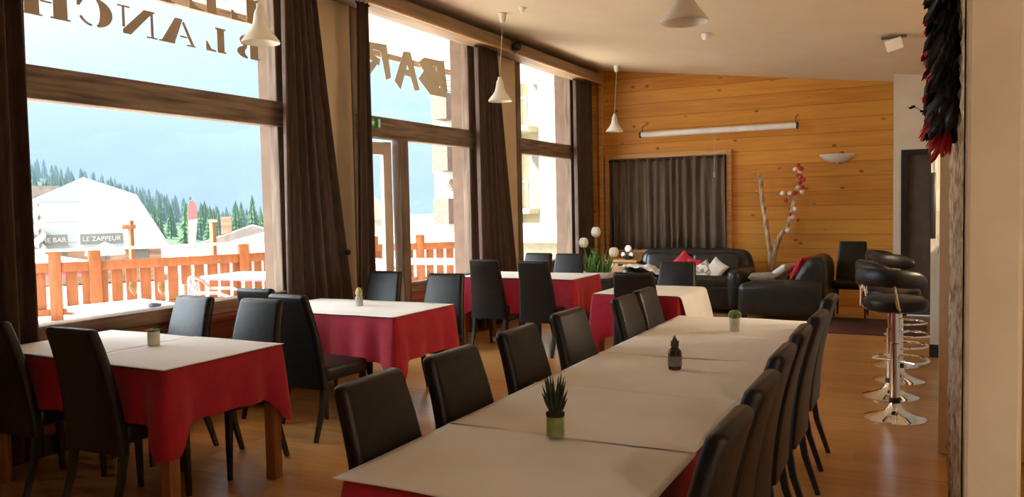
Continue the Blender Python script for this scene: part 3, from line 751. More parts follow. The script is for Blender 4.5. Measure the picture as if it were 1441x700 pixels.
t = thing('smoke_detector', 'small white smoke detector on the ceiling beyond the long table lamp', 'smoke detector', (-2.13, 8.73, ceil_z(-2.13)))
b = MB(); b.lathe([(.05, -.005), (.05, -.025), (.042, -.05), (.03, -.07), (0, -.075)], (0, 0, 0), 20); b.build('housing', M['white_pl'], t)
b = MB(); b.lathe([(.058, .004), (.058, -.008)], (0, 0, 0), 20); b.build('mounting_plate', M['cord'], t)
t = thing('motion_sensor', 'tiny white sensor on the ceiling near the window beam', 'sensor', (-3.67, 7.40, ceil_z(-3.67)))
b = MB(); b.lathe([(.035, .003), (.035, -.02), (.02, -.03), (.018, -.06), (0, -.065)], (0, 0, 0), 16); b.build('housing', M['white_pl'], t)
t = thing('emergency_light', 'white box shaped emergency light on the ceiling by the feather garland', 'emergency light', (-.295, 8.62, ceil_z(-.295) - .02))
b = MB(); b.box((0, 0, -.075), (.15, .10, .11), rot=Matrix.Rotation(R(-14), 4, 'Y') @ Matrix.Rotation(R(16), 4, 'X'), bev=.008); b.build('housing', M['white_pl'], t)
b = MB(); b.box((.0, 0, -.008), (.22, .06, .02)); b.build('bracket', M['balgrey'], t, smooth=False)
b = MB(); b.tube([(.1, 0, -.012), (.5, .02, -.07)], .006, 6); b.build('cable', M['cord'], t)
t = thing('loudspeaker', 'small black round loudspeaker on the end of the window beam', 'loudspeaker', (XW + .30, 9.0, 3.50))
b = MB(); b.box((-.01, 0, 0), (.03, .05, .05)); b.build('mount', M['black'], t)
b = MB(); b.ball((.05, 0, 0), .062, 3); b.build('housing', M['black'], t)

# fill lamps added to brighten the room, unseen behind pier and viewer
def make_fill_lamp(x, y, z, label, watts, colour=(1, .80, .55)):
    t = thing('fill_lamp', label, 'lamp', (x, y, z), group='added fill lamps out of view')
    b = MB(); pr = [(.17, 0), (.165, .01), (.12, .10), (.05, .17), (.02, .20)]
    b.lathe(pr + [(r - .003, zz - .002) for r, zz in reversed(pr)], (0, 0, 0), 28, False, False); b.build('lamp_shade', mat('fill_lamp_opal', (.85, .78, .66), rough=.5), t)
    b = MB(); b.tube([(0, 0, .19), (0, 0, ceil_z(x) - z)], .004, 6); b.build('cord', M['cord'], t)
    b = MB(); b.ball((0, 0, .05), .04, 2); b.build('bulb', M['fill_bulb'], t)
    l = bpy.data.lights.new('fill_light', 'POINT'); l.energy = watts; l.color = colour; l.shadow_soft_size = .06
    o = bpy.data.objects.new('fill_light', l); COL.objects.link(o); o.parent = t; o.location = (0, 0, -.03)
make_fill_lamp(1.0, 5.8, 2.05, 'added fill lamp hidden behind the wall pier, nearer one', FILL_W)
make_fill_lamp(1.0, 6.4, 2.05, 'added fill lamp hidden behind the wall pier, farther one', FILL_W)
make_fill_lamp(1.5, .6, 2.2, 'unseen fill lamp added behind the viewer', FILL_W * .34, (1, .90, .76))

# ------------------------------------------------------------------ things on the back wall
t = thing('projection_screen', 'long white rolled projection screen case hanging on the pine wall', 'projection screen', (-2.79, YB - .22, 2.575))
b = MB(); b.tube([(-1.14, 0, 0), (1.14, 0, 0)], .045, 16); b.build('case', M['white_pl'], t)
b = MB()
for sx in (-1, 1): b.tube([(sx * 1.14, 0, 0), (sx * 1.165, 0, 0)], .05, 16)
b.build('end_cap', M['black'], t)
for sx in (-1, 1):
    b = MB(); b.tube([(sx * 1.13, .0, .046), (sx * 1.13, .02, .12), (sx * 1.13, .21, .17)], .008, 6); b.build('bracket', M['balcony'], t)
b = MB(); b.tube([(-.02, -.01, -.045), (-.02, -.01, -.60)], .004, 6); b.lathe([(.004, -.69), (.014, -.68), (.012, -.62), (.004, -.60)], (-.02, -.01, 0), 10); b.build('pull_cord', M['cord'], t)

t = thing('wall_lamp', 'white bowl shaped uplighter on the pine wall right of the branch', 'lamp', (-1.13, YB - .005, 2.11))
b = MB()
def wl(u, v):
    a = PI * (1 + u); r = .05 + .16 * v ** .7
    return Vector((r * 1.15 * math.cos(a), r * .8 * math.sin(a), -.07 + .115 * v ** 1.3))
b.grid(wl, 24, 10); b.build('lamp_shade', M['white'], t, solid=.006)
b = MB(); b.ball((0, -.04, -.085), .022, 2); b.tube([(0, -.04, -.07), (0, 0, -.05)], .012, 8); b.build('mount', M['chrome'], t)

t = thing('branch_decoration', 'forked bare branch with red and white pompoms standing against the pine wall', 'decoration', (-2.0, YB - .22, 0))
def jitter(pts, s): return [Vector(p) + Vector((random.uniform(-s, s), random.uniform(-s, s) * .5, random.uniform(-s, s) * .3)) for p in pts]
b = MB(); b.lathe([(.10, 0), (.12, .02), (.12, .24), (.105, .26), (0, .25)], (0, 0, 0), 18); b.build('pot', M['blackmat'], t)
b = MB(); b.tube([(0, 0, .2), (.0, 0, .45), (.0, 0, .66)], [.045, .042, .045], 9)
left = jitter([(0, 0, .62), (-.035, 0, .85), (-.07, 0, 1.1), (-.10, 0, 1.35), (-.125, 0, 1.6), (-.145, .0, 1.78), (-.185, 0, 1.92)], .010)
right = jitter([(0, 0, .60), (.05, 0, .82), (.11, 0, 1.0), (.22, 0, 1.16), (.28, 0, 1.32), (.31, 0, 1.48), (.36, 0, 1.62), (.40, 0, 1.78), (.385, 0, 1.98)], .010)
b.tube(left, [.045, .036, .034, .036, .03, .03, .022], 9); b.tube(right, [.045, .036, .034, .032, .028, .026, .022, .018, .012], 9)
for k in range(64):
    L_ = left if k % 2 else right; i = random.randint(1, len(L_) - 2); p = L_[i]
    q = p + Vector((random.uniform(-.11, .11), random.uniform(-.06, .01), random.uniform(.02, .12)))
    b.tube([p, (p + q) / 2 + Vector((0, 0, .02)), q], [.009, .006, .003], 5)
b.tube([right[5], (.24, -.02, 1.58), (.20, -.02, 1.63)], [.014, .009, .005], 6)
b.build('branch', M['branch'], t)
pom = [('r', .38, 2.01), ('w', .34, 1.95), ('w', .40, 1.92), ('r', .42, 1.96), ('r', .41, 1.84), ('r', .45, 1.80), ('r', .40, 1.76), ('w', .37, 1.70), ('r', .44, 1.70), ('w', .43, 1.63), ('w', .17, 1.62), ('r', .21, 1.52), ('w', .27, 1.62), ('w', .335, 1.39), ('r', .27, 1.32), ('r', .37, 1.24), ('w', .24, 1.09), ('r', .33, 1.62), ('r', .38, 1.87), ('w', .30, 1.28)]
for kd, x, z in pom:
    b = MB(); b.ball((x + .0, -.05 + random.uniform(-.02, .02), z), random.uniform(.028, .040), 2, jit=.14); b.build('pompom', M['redball'] if kd == 'r' else M['whiteball'], t)

# ------------------------------------------------------------------ sofa, armchair and cushions
def rbox(c, d, bev, rot=None, seg=4):
    b = MB(); b.box(c, d, rot=rot, bev=bev, seg=seg); return b
def puff(b, nz=.012, sc=5, seed=0):
    for v in b.bm.verts:
        n = noise.noise_vector(v.co * sc + Vector((seed, 0, 0))); v.co += n * nz
    return b
def sub(b):
    bmesh.ops.subdivide_edges(b.bm, edges=b.bm.edges[:], cuts=2, use_grid_fill=True); return b
t = thing('sofa', 'black leather two seat sofa against the pine wall, facing us', 'sofa', (-3.02, 11.30, 0))
W = 1.72
puff(sub(rbox((0, -.05, .22), (W - .36, .86, .32), .05)), .008).build('base', M['sofa'], t)
for k, sx in enumerate((-1, 1)):
    puff(sub(rbox((sx * .345, -.10, .43), (.68, .72, .17), .06)), .012, seed=k).build('seat_cushion', M['sofa'], t)
    puff(sub(rbox((sx * (W / 2 - .11), -.06, .33), (.24, .92, .56), .10)), .012, seed=k + 4).build('armrest', M['sofa'], t)
    for sy in (-.36, .34):
        b = MB(); b.box((sx * (W / 2 - .15), sy, .035), (.06, .06, .07)); b.build('foot', M['darkwood'], t, smooth=False)
bk = MB()
def backf(u, v):
    a = 2 * PI * v
    x = (u - .5) * (W - .04)
    edge = abs(u - .5) * 2
    top = .845 - .045 * edge ** 6; hz = (top - .2) / 2; zc = .2 + hz
    k = (1 - edge ** 18) ** .5 if edge < 1 else .0
    k = max(k, .35)
    cz = math.copysign(abs(math.sin(a)) ** .6, math.sin(a)); cy_ = math.copysign(abs(math.cos(a)) ** .6, math.cos(a))
    y = .34 + .13 * cy_ * k + .10 * (zc + hz * cz * k - .4)
    return Vector((x, y, zc + hz * cz * k))
V = bk.grid(backf, 40, 28)
for i in (0, 40): bk.bm.faces.new(V[i][:-1] if i else list(reversed(V[i][:-1])))
bmesh.ops.remove_doubles(bk.bm, verts=bk.bm.verts[:], dist=.0005)
bk.build('backrest', M['sofa'], t, angle=80)
for k, sx in enumerate((-1, 1)):
    puff(sub(rbox((sx * .345, .16, .62), (.68, .17, .34), .07, rot=Matrix.Rotation(R(-12), 4, 'X'))), .012, seed=k + 9).build('back_cushion', M['sofa'], t)

t = thing('armchair', 'black leather armchair seen from its side, right of the sofa', 'armchair', (-1.62, 10.82, 0))
puff(sub(rbox((-.05, 0, .20), (.92, .84, .26), .05)), .008).build('base', M['sofa'], t)
puff(sub(rbox((-.10, 0, .38), (.78, .60, .16), .06)), .012, seed=3).build('seat_cushion', M['sofa'], t)
for k, sy in enumerate((-1, 1)):
    b = rbox((-.02, sy * .40, .27), (1.02, .22, .42), .09)
    for v in b.bm.verts:
        if v.co.z > .3: v.co.z += .07 * (v.co.x + .5)
    puff(sub(b), .012, seed=k + 2).build('armrest', M['sofa'], t)
b = MB()
pr = [(.10, .38), (.17, .60), (.27, .76), (.38, .83), (.48, .82), (.545, .74), (.56, .6), (.54, .35), (.50, .1), (.25, .1)]
# side profile (x,z) swept across the width with rounded edges
def sweep(b, pr, y0, y1, inset):
    cxp = sum(p[0] for p in pr) / len(pr); czp = sum(p[1] for p in pr) / len(pr)
    rings = []
    for y, k in ((y0, .82), (y0 + inset * .35, .95), (y0 + inset, 1), (y1 - inset, 1), (y1 - inset * .35, .95), (y1, .82)):
        rings.append([b.bm.verts.new(Vector((cxp + (x - cxp) * k, y, czp + (z - czp) * k))) for x, z in pr])
    n = len(pr)
    for a, c in zip(rings, rings[1:]):
        for i in range(n): b.bm.faces.new((a[i], a[(i + 1) % n], c[(i + 1) % n], c[i]))
    b.bm.faces.new(list(reversed(rings[0]))); b.bm.faces.new(rings[-1])
sweep(b, pr, -.44, .44, .12); b.build('backrest', M['sofa'], t, sub=2)
for sx, sy in ((-.46, -.36), (-.46, .36), (.42, -.36), (.42, .36)):
    b = MB(); b.box((sx, sy, .04), (.06, .06, .08)); b.build('foot', M['darkwood'], t, smooth=False)

def cushion(label, loc, size, rot_e, m, seed=0, name='cushion'):
    w, h, d = size
    b = MB()
    def f(sgn):
        def g(u, v):
            a, c = (u - .5) * 2, (v - .5) * 2
            k = (1 - a ** 4) * (1 - c ** 4)
            px = a * (1 - .06 * (1 - c * c)) * w / 2; pz = c * (1 - .06 * (1 - a * a)) * h / 2
            return Vector((px, sgn * d / 2 * max(k, 0) ** .5, pz))
        return g
    b.grid(f(1), 14, 14); b.grid(f(-1), 14, 14)
    bmesh.ops.remove_doubles(b.bm, verts=b.bm.verts[:], dist=.0008)
    puff(b, .008, 7, seed)
    o = b.build(name, m, None, angle=70); o.location = loc; o.rotation_euler = rot_e
    return tag(o, label, 'cushion')
cushion('red cushion leaning on the sofa back, left one behind the dark chair', (-3.06, 11.20, .66), (.27, .27, .10), (R(-18), R(42), 0), M['redfab'], 1)
cushion('red cushion on the sofa beside the striped cushion', (-2.90, 11.12, .60), (.25, .25, .10), (R(-20), R(10), 0), M['redfab'], 2)
cushion('grey and white striped cushion on the sofa, right of the dark chair', (-2.76, 10.98, .555), (.30, .25, .10), (R(-25), R(-32), 0), M['patfab'], 3)
cushion('white cushion leaning on the right arm of the sofa', (-2.58, 10.96, .565), (.34, .26, .09), (R(-28), R(-52), R(10)), M['whitefab'], 4)
cushion('grey cushion lying flat on the armchair seat front', (-1.90, 10.72, .525), (.36, .32, .12), (R(82), 0, R(12)), M['greyfab'], 5)
cushion('cream cushion on the armchair between grey and red cushions', (-1.66, 10.86, .60), (.36, .30, .11), (R(55), R(0), R(70)), M['whitefab'], 6)
cushion('red cushion against the armchair backrest', (-1.44, 10.84, .64), (.38, .34, .12), (R(28), R(0), R(80)), M['redfab'], 7)
# blanket over the left arm of the sofa
b = MB()
def bl(u, v):
    x = -3.84 + .62 * u; y = 10.70 + .40 * v
    z = .625 - .25 * max(0, u - .45) ** 1.3 + .03 * noise.noise(Vector((x * 9, y * 9, 2))) + .02 * noise.noise(Vector((x * 23, y * 23, 4)))
    return Vector((x, y, z))
b.grid(bl, 30, 24); o = b.build('throw_blanket', M['whitefab'], None, solid=.012); tag(o, 'crumpled white throw over the left arm of the sofa', 'blanket')

# ------------------------------------------------------------------ chest, figurine, planter
t = thing('wooden_chest', 'small light wooden chest left of the sofa under the back window', 'chest', (-4.10, 11.62, 0))
b = MB(); b.box((0, 0, .33), (.50, .42, .60), bev=.008); b.build('body', M['chest'], t)
b = MB(); b.box((0, -.0, .652), (.54, .46, .035), bev=.008); b.build('lid', M['pinetrim'], t)
b = MB(); b.box((0, -.215, .60), (.07, .02, .035), bev=.004); b.build('latch', M['blackmat'], t)
for sx in (-1, 1):
    for sy in (-1, 1):
        b = MB(); b.box((sx * .2, sy * .16, .02), (.05, .05, .04)); b.build('foot', M['darkwood'], t, smooth=False)
t = thing('orchid_arrangement', 'white flower arrangement in a dark bowl on the wooden chest', 'flowers', (-4.03, 11.58, .671))
b = MB(); b.lathe([(.05, 0), (.085, .02), (.09, .05), (.08, .06), (0, .05)], (0, 0, 0), 18); b.build('bowl', M['blackmat'], t)
b = MB(); b.tube([(0, 0, .05), (.01, -.01, .13)], .006, 6); b.build('stem', M['leaf'], t)
for p, r in (((.01, -.02, .165), .052), ((-.065, -.04, .075), .034), ((.06, -.04, .075), .034)):
    b = MB()
    for k in range(6):
        a = k * PI / 3; b.ball(Vector(p) + Vector((math.cos(a) * r * .5, 0, math.sin(a) * r * .5)), r * .6, 2, (1, .5, 1))
    b.build('blossom', M['petal'], t)
t = thing('plant_stand', 'black plant stand beside the far window table', 'stand', (-3.72, 9.45, 0))
b = MB(); b.box((0, 0, .565), (.52, .34, .03), bev=.005); b.build('top', M['blackmat'], t)
b = MB(); b.box((0, 0, .30), (.46, .28, .50)); b.build('body', M['blackmat'], t, smooth=False)
for sx in (-1, 1):
    b = MB(); b.box((sx * .2, 0, .025), (.05, .26, .05)); b.build('foot', M['blackmat'], t, smooth=False)
t = thing('tulip_planter', 'oblong white planter with white tulips on the black stand', 'plant', (-3.70, 9.42, .5805))
b = MB(); pr = [(.185, 0), (.21, .01), (.25, .075), (.255, .082), (.24, .082), (.0, .06)]
b.lathe(pr, (0, 0, 0), 30, sx=1, sy=.5); b.build('planter_tray', M['white_pl'], t)
rngp = random.Random(3)
heads = [(.0, .545), (-.17, .41), (.235, .29)]
b = MB()
for k in range(80):
    x = rngp.uniform(-.20, .22); y = rngp.uniform(-.08, .08); h = rngp.uniform(.14, .36) * (1.15 - abs(x + .03) * 2)
    lean = Vector((rngp.uniform(-.09, .09), rngp.uniform(-.06, .06), 0))
    w = rngp.uniform(.010, .019); a = rngp.uniform(0, PI)
    q = Vector((math.cos(a), math.sin(a), 0)) * w
    base = Vector((x * .8, y, .06)); p1 = base + lean * .4 + Vector((0, 0, h * .55)); p2 = base + lean * 1.3 + Vector((0, 0, h))
    v0 = [b.bm.verts.new(base - q * .6), b.bm.verts.new(base + q * .6)]; v1 = [b.bm.verts.new(p1 - q), b.bm.verts.new(p1 + q)]; v2 = b.bm.verts.new(p2)
    b.bm.faces.new((v0[0], v0[1], v1[1], v1[0])); b.bm.faces.new((v1[0], v1[1], v2))
b.build('leaves', M['leaf'], t, solid=.002)
for hx, hz in heads:
    b = MB(); b.tube([(hx * .7, 0, .06), (hx * .85, 0, hz * .6), (hx, 0, hz)], .005, 6); b.build('stem', M['leaf'], t)
    b = MB()
    for k in range(6):
        a = k * PI / 3; b.ball((hx + .022 * math.cos(a), .022 * math.sin(a), hz + .04), .046, 2, (.9, .9, 1.4))
    b.build('blossom', M['petal'], t)

# ------------------------------------------------------------------ bar stools and bar
def make_stool(label, loc, rz):
    t = thing('bar_stool', label, 'bar stool', loc, rz, group='black and chrome bar stools')
    b = MB(); b.lathe([(.196, 0), (.198, .008), (.18, .016), (.12, .032), (.07, .056), (.045, .085), (.036, .11), (.034, .115)], (0, 0, 0), 40); b.build('base', M['chrome'], t)
    b = MB(); b.lathe([(.036, .112), (.037, .118), (.037, .145), (.036, .15)], (0, 0, 0), 24); b.build('collar', M['black'], t)
    b = MB(); b.lathe([(.032, .15), (.032, .52), (.024, .525), (.024, .735)], (0, 0, 0), 24); b.build('column', M['chrome'], t)
    b = MB(); pts = [(.0, -.03, .40)] + [(.19 * math.cos(R(a)) * .95 + .07, .17 * math.sin(R(a)), .40) for a in range(-120, 121, 15)] + [(.0, .03, .40)]
    b.tube(pts, .010, 8); b.build('footrest', M['chrome'], t)
    b = MB(); b.lathe([(.0, .735), (.13, .738), (.19, .755), (.205, .785), (.20, .82), (.17, .842), (.0, .85)], (0, 0, 0), 36); b.build('seat', M['leather'], t)
    def bf(u, v):
        a = R(95 + 170 * u); e = abs(u - .5) * 2; k = max(.30, (1 - e ** 6) ** .5)
        c = 2 * PI * v
        rr = .225 + .028 * math.cos(c) * k + .02 * 0; z = .985 + .062 * math.sin(c) * k - .03 * e ** 2
        return Vector((rr * math.cos(a), rr * math.sin(a), z))
    b = MB(); V = b.grid(bf, 36, 14)
    for i in (0, 36): b.bm.faces.new(V[i][:-1] if i else list(reversed(V[i][:-1])))
    bmesh.ops.remove_doubles(b.bm, verts=b.bm.verts[:], dist=.0005); b.build('backrest', M['leather'], t, angle=80)
    for s_ in (-1, 1):
        b = MB(); b.tube([(-.10, s_ * .10, .745), (-.19, s_ * .13, .79), (-.205, s_ * .115, .90), (-.20, s_ * .11, .97)], .011, 8); b.build('back_support', M['chrome'], t)
    return t
st = make_stool('nearest black and chrome bar stool, right of the long table', (-.19, 6.0, 0), R(62))
dup(st, (-.24, 6.66, 0), R(12), 'second nearest black and chrome bar stool, base just behind the nearest')
dup(st, (-.20, 7.28, 0), R(-35), 'third nearest black and chrome bar stool, base half hidden behind two others')
dup(st, (-.25, 7.95, 0), R(-5), 'farthest black and chrome bar stool, closest to the dark doorway')
t = thing('bar_counter', 'bar counter behind the stools, hidden by the wall pier', 'bar counter', (.42, 7.0, 0))
b = MB(); b.box((0, 0, .53), (.46, 2.9, 1.06)); b.build('body', M['plaster_white'], t, smooth=False)
b = MB(); b.box((0, 0, 1.085), (.56, 2.96, .05), bev=.01); b.build('worktop', M['darkwood'], t)
t = thing('television', 'black flat television seen edge on by the bar, above the white wall end', 'television', (.045, 8.05, 1.44))
b = MB(); b.box((0, 0, 0), (.04, .80, .56), bev=.006); b.build('housing', M['black'], t)
b = MB(); b.box((-.0215, 0, .0), (.003, .76, .52)); b.build('screen', mat('screen_glass', (.01, .011, .013), rough=.08), t, smooth=False)
b = MB(); b.box((.03, .25, .05), (.05, .36, .20)); b.tube([(.03, .42, .2), (.02, .41, .62)], .012, 8); b.build('wall_bracket', M['white_pl'], t, smooth=False)
b = MB(); b.tube([(.04, .36, -.28), (.06, .38, -.36), (.045, .40, -.46)], .005, 6); b.build('cable', M['cord'], t)

b = MB(); b.box((-.62, 10.28, .006), (1.25, 1.30, .012), bev=.004); o = b.build('floor_patch', mat('dark_red_patch', (.05, .012, .006), (.09, .022, .011), (60, 60, 60), rough=.95), None)  # thin dark reddish slab lying over the floor boards
tag(o, 'dark reddish brown patch on the floor before the chair at the pine wall', 'rug')
# ------------------------------------------------------------------ feather garland on the pillar
t = thing('feather_garland', 'black and red feather garland hanging down the near stone pillar', 'garland', (.045, 3.0, 1.6))
b = MB(); b.tube([(.035, 0, .08), (.03, .02, .5), (.03, 0, 1.0), (.03, 0, 1.42)], .012, 8); b.build('cord', M['blackmat'], t)
rf = random.Random(11)
def feather(b, p, d, L, w):
    d = d.normalized(); s_ = d.cross(Vector((rf.uniform(-1, 1), rf.uniform(-1, 1), rf.uniform(-1, 1)))).normalized(); up = d.cross(s_) * .25 * w
    pts = [p, p + d * L * .35 + up, p + d * L * .75 + up, p + d * L]
    ws = [w * .25, w, w * .8, .0005]
    vl = [b.bm.verts.new(q + s_ * k) for q, k in zip(pts, ws)]; vr = [b.bm.verts.new(q - s_ * k) for q, k in zip(pts, ws)]
    for i in range(3): b.bm.faces.new((vl[i], vr[i], vr[i + 1], vl[i + 1]))
b = MB(); c = MB()
for k in range(1100):
    z = rf.uniform(.12, 1.0) ** 1.0 * 1.25; 
    taper = min(1, .45 + (z / .25) * .55)
    a = rf.uniform(PI * .5, PI * 1.5)
    p = Vector((.035 + .045 * taper * math.cos(a), rf.uniform(-.36, .12), z))
    dvec = Vector((math.cos(a) * .5, math.sin(a) * .4, -1.0 + rf.uniform(-.2, .4)))
    feather(b, p, dvec, rf.uniform(.05, .10), rf.uniform(.010, .018))
b.build('black_feathers', M['blackfeather'], t, solid=.0008)
def redclump(z, n, x, spread, L):
    for k in range(n):
        p = Vector((x + rf.uniform(-.012, .012), rf.uniform(-.12, .04), z + rf.uniform(-spread, spread)))
        feather(c, p, Vector((rf.uniform(-.6, .15), rf.uniform(-.3, .3), -1 + rf.uniform(-.1, .7))), rf.uniform(L * .6, L), rf.uniform(.007, .012))
for z, n, x, sp, L in ((.47, 14, -.040, .02, .045), (.38, 12, -.036, .025, .05), (.31, 10, -.030, .02, .045), (.235, 16, -.026, .02, .06), (.18, 46, -.012, .04, .085), (.12, 46, .004, .035, .09)): redclump(z, n, x, sp, L)
c.build('red_feathers', M['redfeather'], t, solid=.0008)
t = thing('dried_twig', 'thin dark twig sticking out beside the red feathers', 'twig', (.04, 3.12, 1.76))
b = MB(); b.tube([(.03, 0, 0), (-.04, 0, .03), (-.075, 0, .055), (-.105, 0, .06)], [.002, .0016, .0012, .0008], 5); b.build('stem', M['darkwood'], t)
b = MB()
for x, z in ((-.05, .035), (-.058, .042), (-.046, .028), (-.085, .06), (-.092, .056), (-.04, .04)): b.ball((x, 0, z), .006, 1, (1.4, .5, .8))
b.build('leaves', M['blackmat'], t)

# ================================================================== OUTSIDE
ZG = -2.4
b = MB(); b.box((-9.0, 6.5, -.10), (7.9, 21.0, .16)); struct('terrace_floor', b, M['deck'])
b = MB(); b.box((-260, 200, ZG - .2), (520, 640, .3)); struct('ground', b, M['ground'])
# roof overhang
b = MB(); b.prism([(-7.9, 0), (-5.0, 0), (-5.0, .14), (-7.9, .14)], lambda u, v: Vector((u, YF, ceil_z(u) - .02 + v)), lambda u, v: Vector((u, 14.5, ceil_z(u) - .02 + v)))
so = struct('roof_overhang', b, M['soffit'])
b = MB(); b.box((-7.93, 6.0, ceil_z(-7.9) + .02), (.08, 17.0, .26)); b.build('fascia_board', M['winwood_y'], so, smooth=False)
# terrace railing
def railing(label, p0, p1, nposts, seed, post_w=.16, boards=None, ends=(True, True)):
    p0, p1 = Vector((*p0, 0)), Vector((*p1, 0)); d = p1 - p0; L = d.length; a = math.atan2(d.y, d.x)
    t = thing('terrace_railing', label, 'railing', (p0.x, p0.y, -.02), a)
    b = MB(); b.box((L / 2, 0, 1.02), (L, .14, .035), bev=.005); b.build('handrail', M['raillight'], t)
    b = MB(); b.box((L / 2, 0, .775), (L, .05, .14), bev=.004); b.build('mid_rail', M['deckwood'], t)
    b = MB(); b.box((L / 2, 0, .12), (L, .05, .10), bev=.004); b.build('lower_rail', M['deckwood'], t)
    for k in range(nposts):
        if (k == 0 and not ends[0]) or (k == nposts - 1 and not ends[1]): continue
        x = L * k / (nposts - 1); b = MB(); b.box((x, -.0, .50), (post_w, .12, 1.0), bev=.005); b.build('post', M['deckwood'], t)
    n = max(2, int(L / .19)); 
    for k in range(n):
        x = L * (k + .5) / n; b = MB(); b.box((x, .045, .45), (.154, .022, .72)); b.build('baluster_board', M['deckwood'], t, smooth=False)
    return t
railing('orange wooden railing section at the left, behind the curtain edge', (-12.2, 6.02), (-10.95, 7.65), 5, 1, ends=(True, False))
railing('long orange wooden railing section behind the terrace table', (-10.95, 7.65), (-9.95, 9.6), 2, 2)
railing('orange wooden railing section in front of the trees', (-9.95, 9.6), (-9.6, 12.6), 2, 3, ends=(False, True))
railing('orange wooden railing seen through the glazed door', (-9.6, 12.6), (-8.35, 14.0), 3, 4, ends=(False, True))
# terrace furniture
def terrace_table(label, loc, rz, w, d, m_edge):
    t = thing('terrace_table', label, 'table', loc, rz)
    b = MB(); b.box((0, 0, .735), (w, d, .025), bev=.006); b.build('tabletop', M['tableplas'], t)
    b = MB(); b.box((0, 0, .712), (w - .01, d - .01, .022)); b.build('edge_band', m_edge, t, smooth=False)
    for sx in (-1, 1):
        for sy in (-1, 1):
            b = MB(); b.tube([(sx * (w / 2 - .06), sy * (d / 2 - .06), .70), (sx * (w / 2 - .05), sy * (d / 2 - .05), 0)], .018, 8); b.build('leg', M['white_pl'], t)
    return t
ZD = -.02
terrace_table('white terrace table with pink edge and glasses, just outside the lettered window', (-6.0, 4.50, ZD), R(-12), .92, .66, M['magenta'])
terrace_table('white terrace table with red edge at the right of the lettered window', (-7.3, 7.35, ZD), R(5), 1.3, .75, M['magenta'])
terrace_table('white terrace table seen through the glazed door', (-6.7, 10.15, ZD), R(10), 1.5, .75, M['tableplas'])
def wineglass(label, loc):
    t = thing('wine_glass', label, 'glass', loc)
    b = MB(); b.lathe([(.034, 0), (.034, .003), (.006, .008), (.005, .07), (.02, .085), (.040, .12), (.042, .15), (.035, .19), (.034, .19), (.040, .15), (.037, .12), (.015, .09)], (0, 0, 0), 20, True, False); b.build('bowl_and_stem', M['jarglass'], t)
wineglass('wine glass on the left part of the terrace table outside', (-6.15, 4.66, .728))
wineglass('wine glass on the right part of the terrace table, near the ashtray', (-5.86, 4.72, .728))
t = thing('ashtray', 'dark ashtray on the terrace table by the wine glass', 'ashtray', (-5.72, 4.52, .728))
b = MB(); b.lathe([(.045, 0), (.055, .01), (.055, .028), (.045, .028), (.04, .012), (0, .01)], (0, 0, 0), 20); b.build('bowl', mat('ashtray_blue', (.05, .06, .11), rough=.4), t)
t = thing('salt_bottle', 'small clear bottle on the terrace table at its right end', 'bottle', (-5.62, 4.74, .728))
b = MB(); b.lathe([(.028, 0), (.03, .004), (.03, .10), (.012, .13), (.012, .17), (0, .17)], (0, 0, 0), 16); b.build('bottle_body', M['white_pl'], t)
def terrace_chair(label, loc, rz, m):
    t = thing('terrace_chair', label, 'chair', loc, rz)
    for sx in (-1, 1):
        b = MB(); b.tube([(sx * .24, .26, 0), (sx * .24, .25, .44), (sx * .25, .22, .60), (sx * .26, .05, .665), (sx * .25, -.18, .67), (sx * .22, -.26, .76)], .017, 8); b.build('arm', m, t)
        b = MB(); b.tube([(sx * .22, -.24, .43), (sx * .23, -.30, 0)], .017, 8); b.build('leg', m, t)
    b = MB(); b.tube([(-.22, -.26, .76)] + [(-.22 + .44 * k / 10, -.26 - .05 * math.sin(PI * k / 10), .76 + .06 * math.sin(PI * k / 10)) for k in range(1, 10)] + [(.22, -.26, .76)], .018, 8); b.build('top_rail', m, t)
    b = MB(); b.box((0, 0, .44), (.46, .48, .025), bev=.008); b.build('seat', m, t)
    b = MB()
    for k in range(5): b.box((-.16 + .08 * k, -.275, .60), (.035, .012, .32), rot=Matrix.Rotation(R(6), 4, 'X'))
    b.build('back_slats', m, t, smooth=False)
    return t
terrace_chair('white plastic terrace armchair close outside the window sill', (-5.62, 5.45, ZD), R(150), M['white_pl'])
terrace_chair('pink terrace armchair between the railing and the white terrace armchair', (-6.9, 6.3, ZD), R(-60), M['pinkmetal'])
terrace_chair('pale terrace chair at the table seen through the glazed door', (-7.0, 9.45, ZD), R(10), M['pinkmetal'])

# parasols beyond the railing
def parasol(label, loc, r, h, drop, trim):
    t = thing('parasol', label, 'parasol', loc)
    b = MB(); b.tube([(0, 0, 0), (0, 0, h + .1)], .03, 10); b.build('pole', M['deckwood'], t)
    b = MB(); n = 8
    ring = [b.bm.verts.new((r * math.cos(2 * PI * k / n), r * math.sin(2 * PI * k / n), h - drop)) for k in range(n)]
    low = [b.bm.verts.new((r * 1.0 * math.cos(2 * PI * k / n), r * 1.0 * math.sin(2 * PI * k / n), h - drop - .16)) for k in range(n)]
    top = b.bm.verts.new((0, 0, h))
    for k in range(n): b.bm.faces.new((ring[k], ring[(k + 1) % n], top))
    b.build('canopy', M['parasol'], t, smooth=False, solid=.01)
    b = MB()
    for k in range(n):
        p, q = [Vector((r * math.cos(2 * PI * j / n), r * math.sin(2 * PI * j / n), h - drop)) for j in (k, k + 1)]
        dz_ = Vector((0, 0, -.16)); b.poly([p, q, q + dz_, p + dz_])
    b.build('valance', trim, t, smooth=False, solid=.01)
    return t
parasol('white parasol with magenta valance low behind the left railing', (-19.8, 12.3, ZG), 1.6, 2.98, .32, M['magenta'])
parasol('white parasol in front of the white roofed chalet', (-39.7, 28.4, ZG), 1.0, 2.45, .55, M['parasol'])
parasol('white parasol at the right in front of the trees', (-21.6, 22.6, ZG), 2.5, 3.28, .65, M['parasol'])
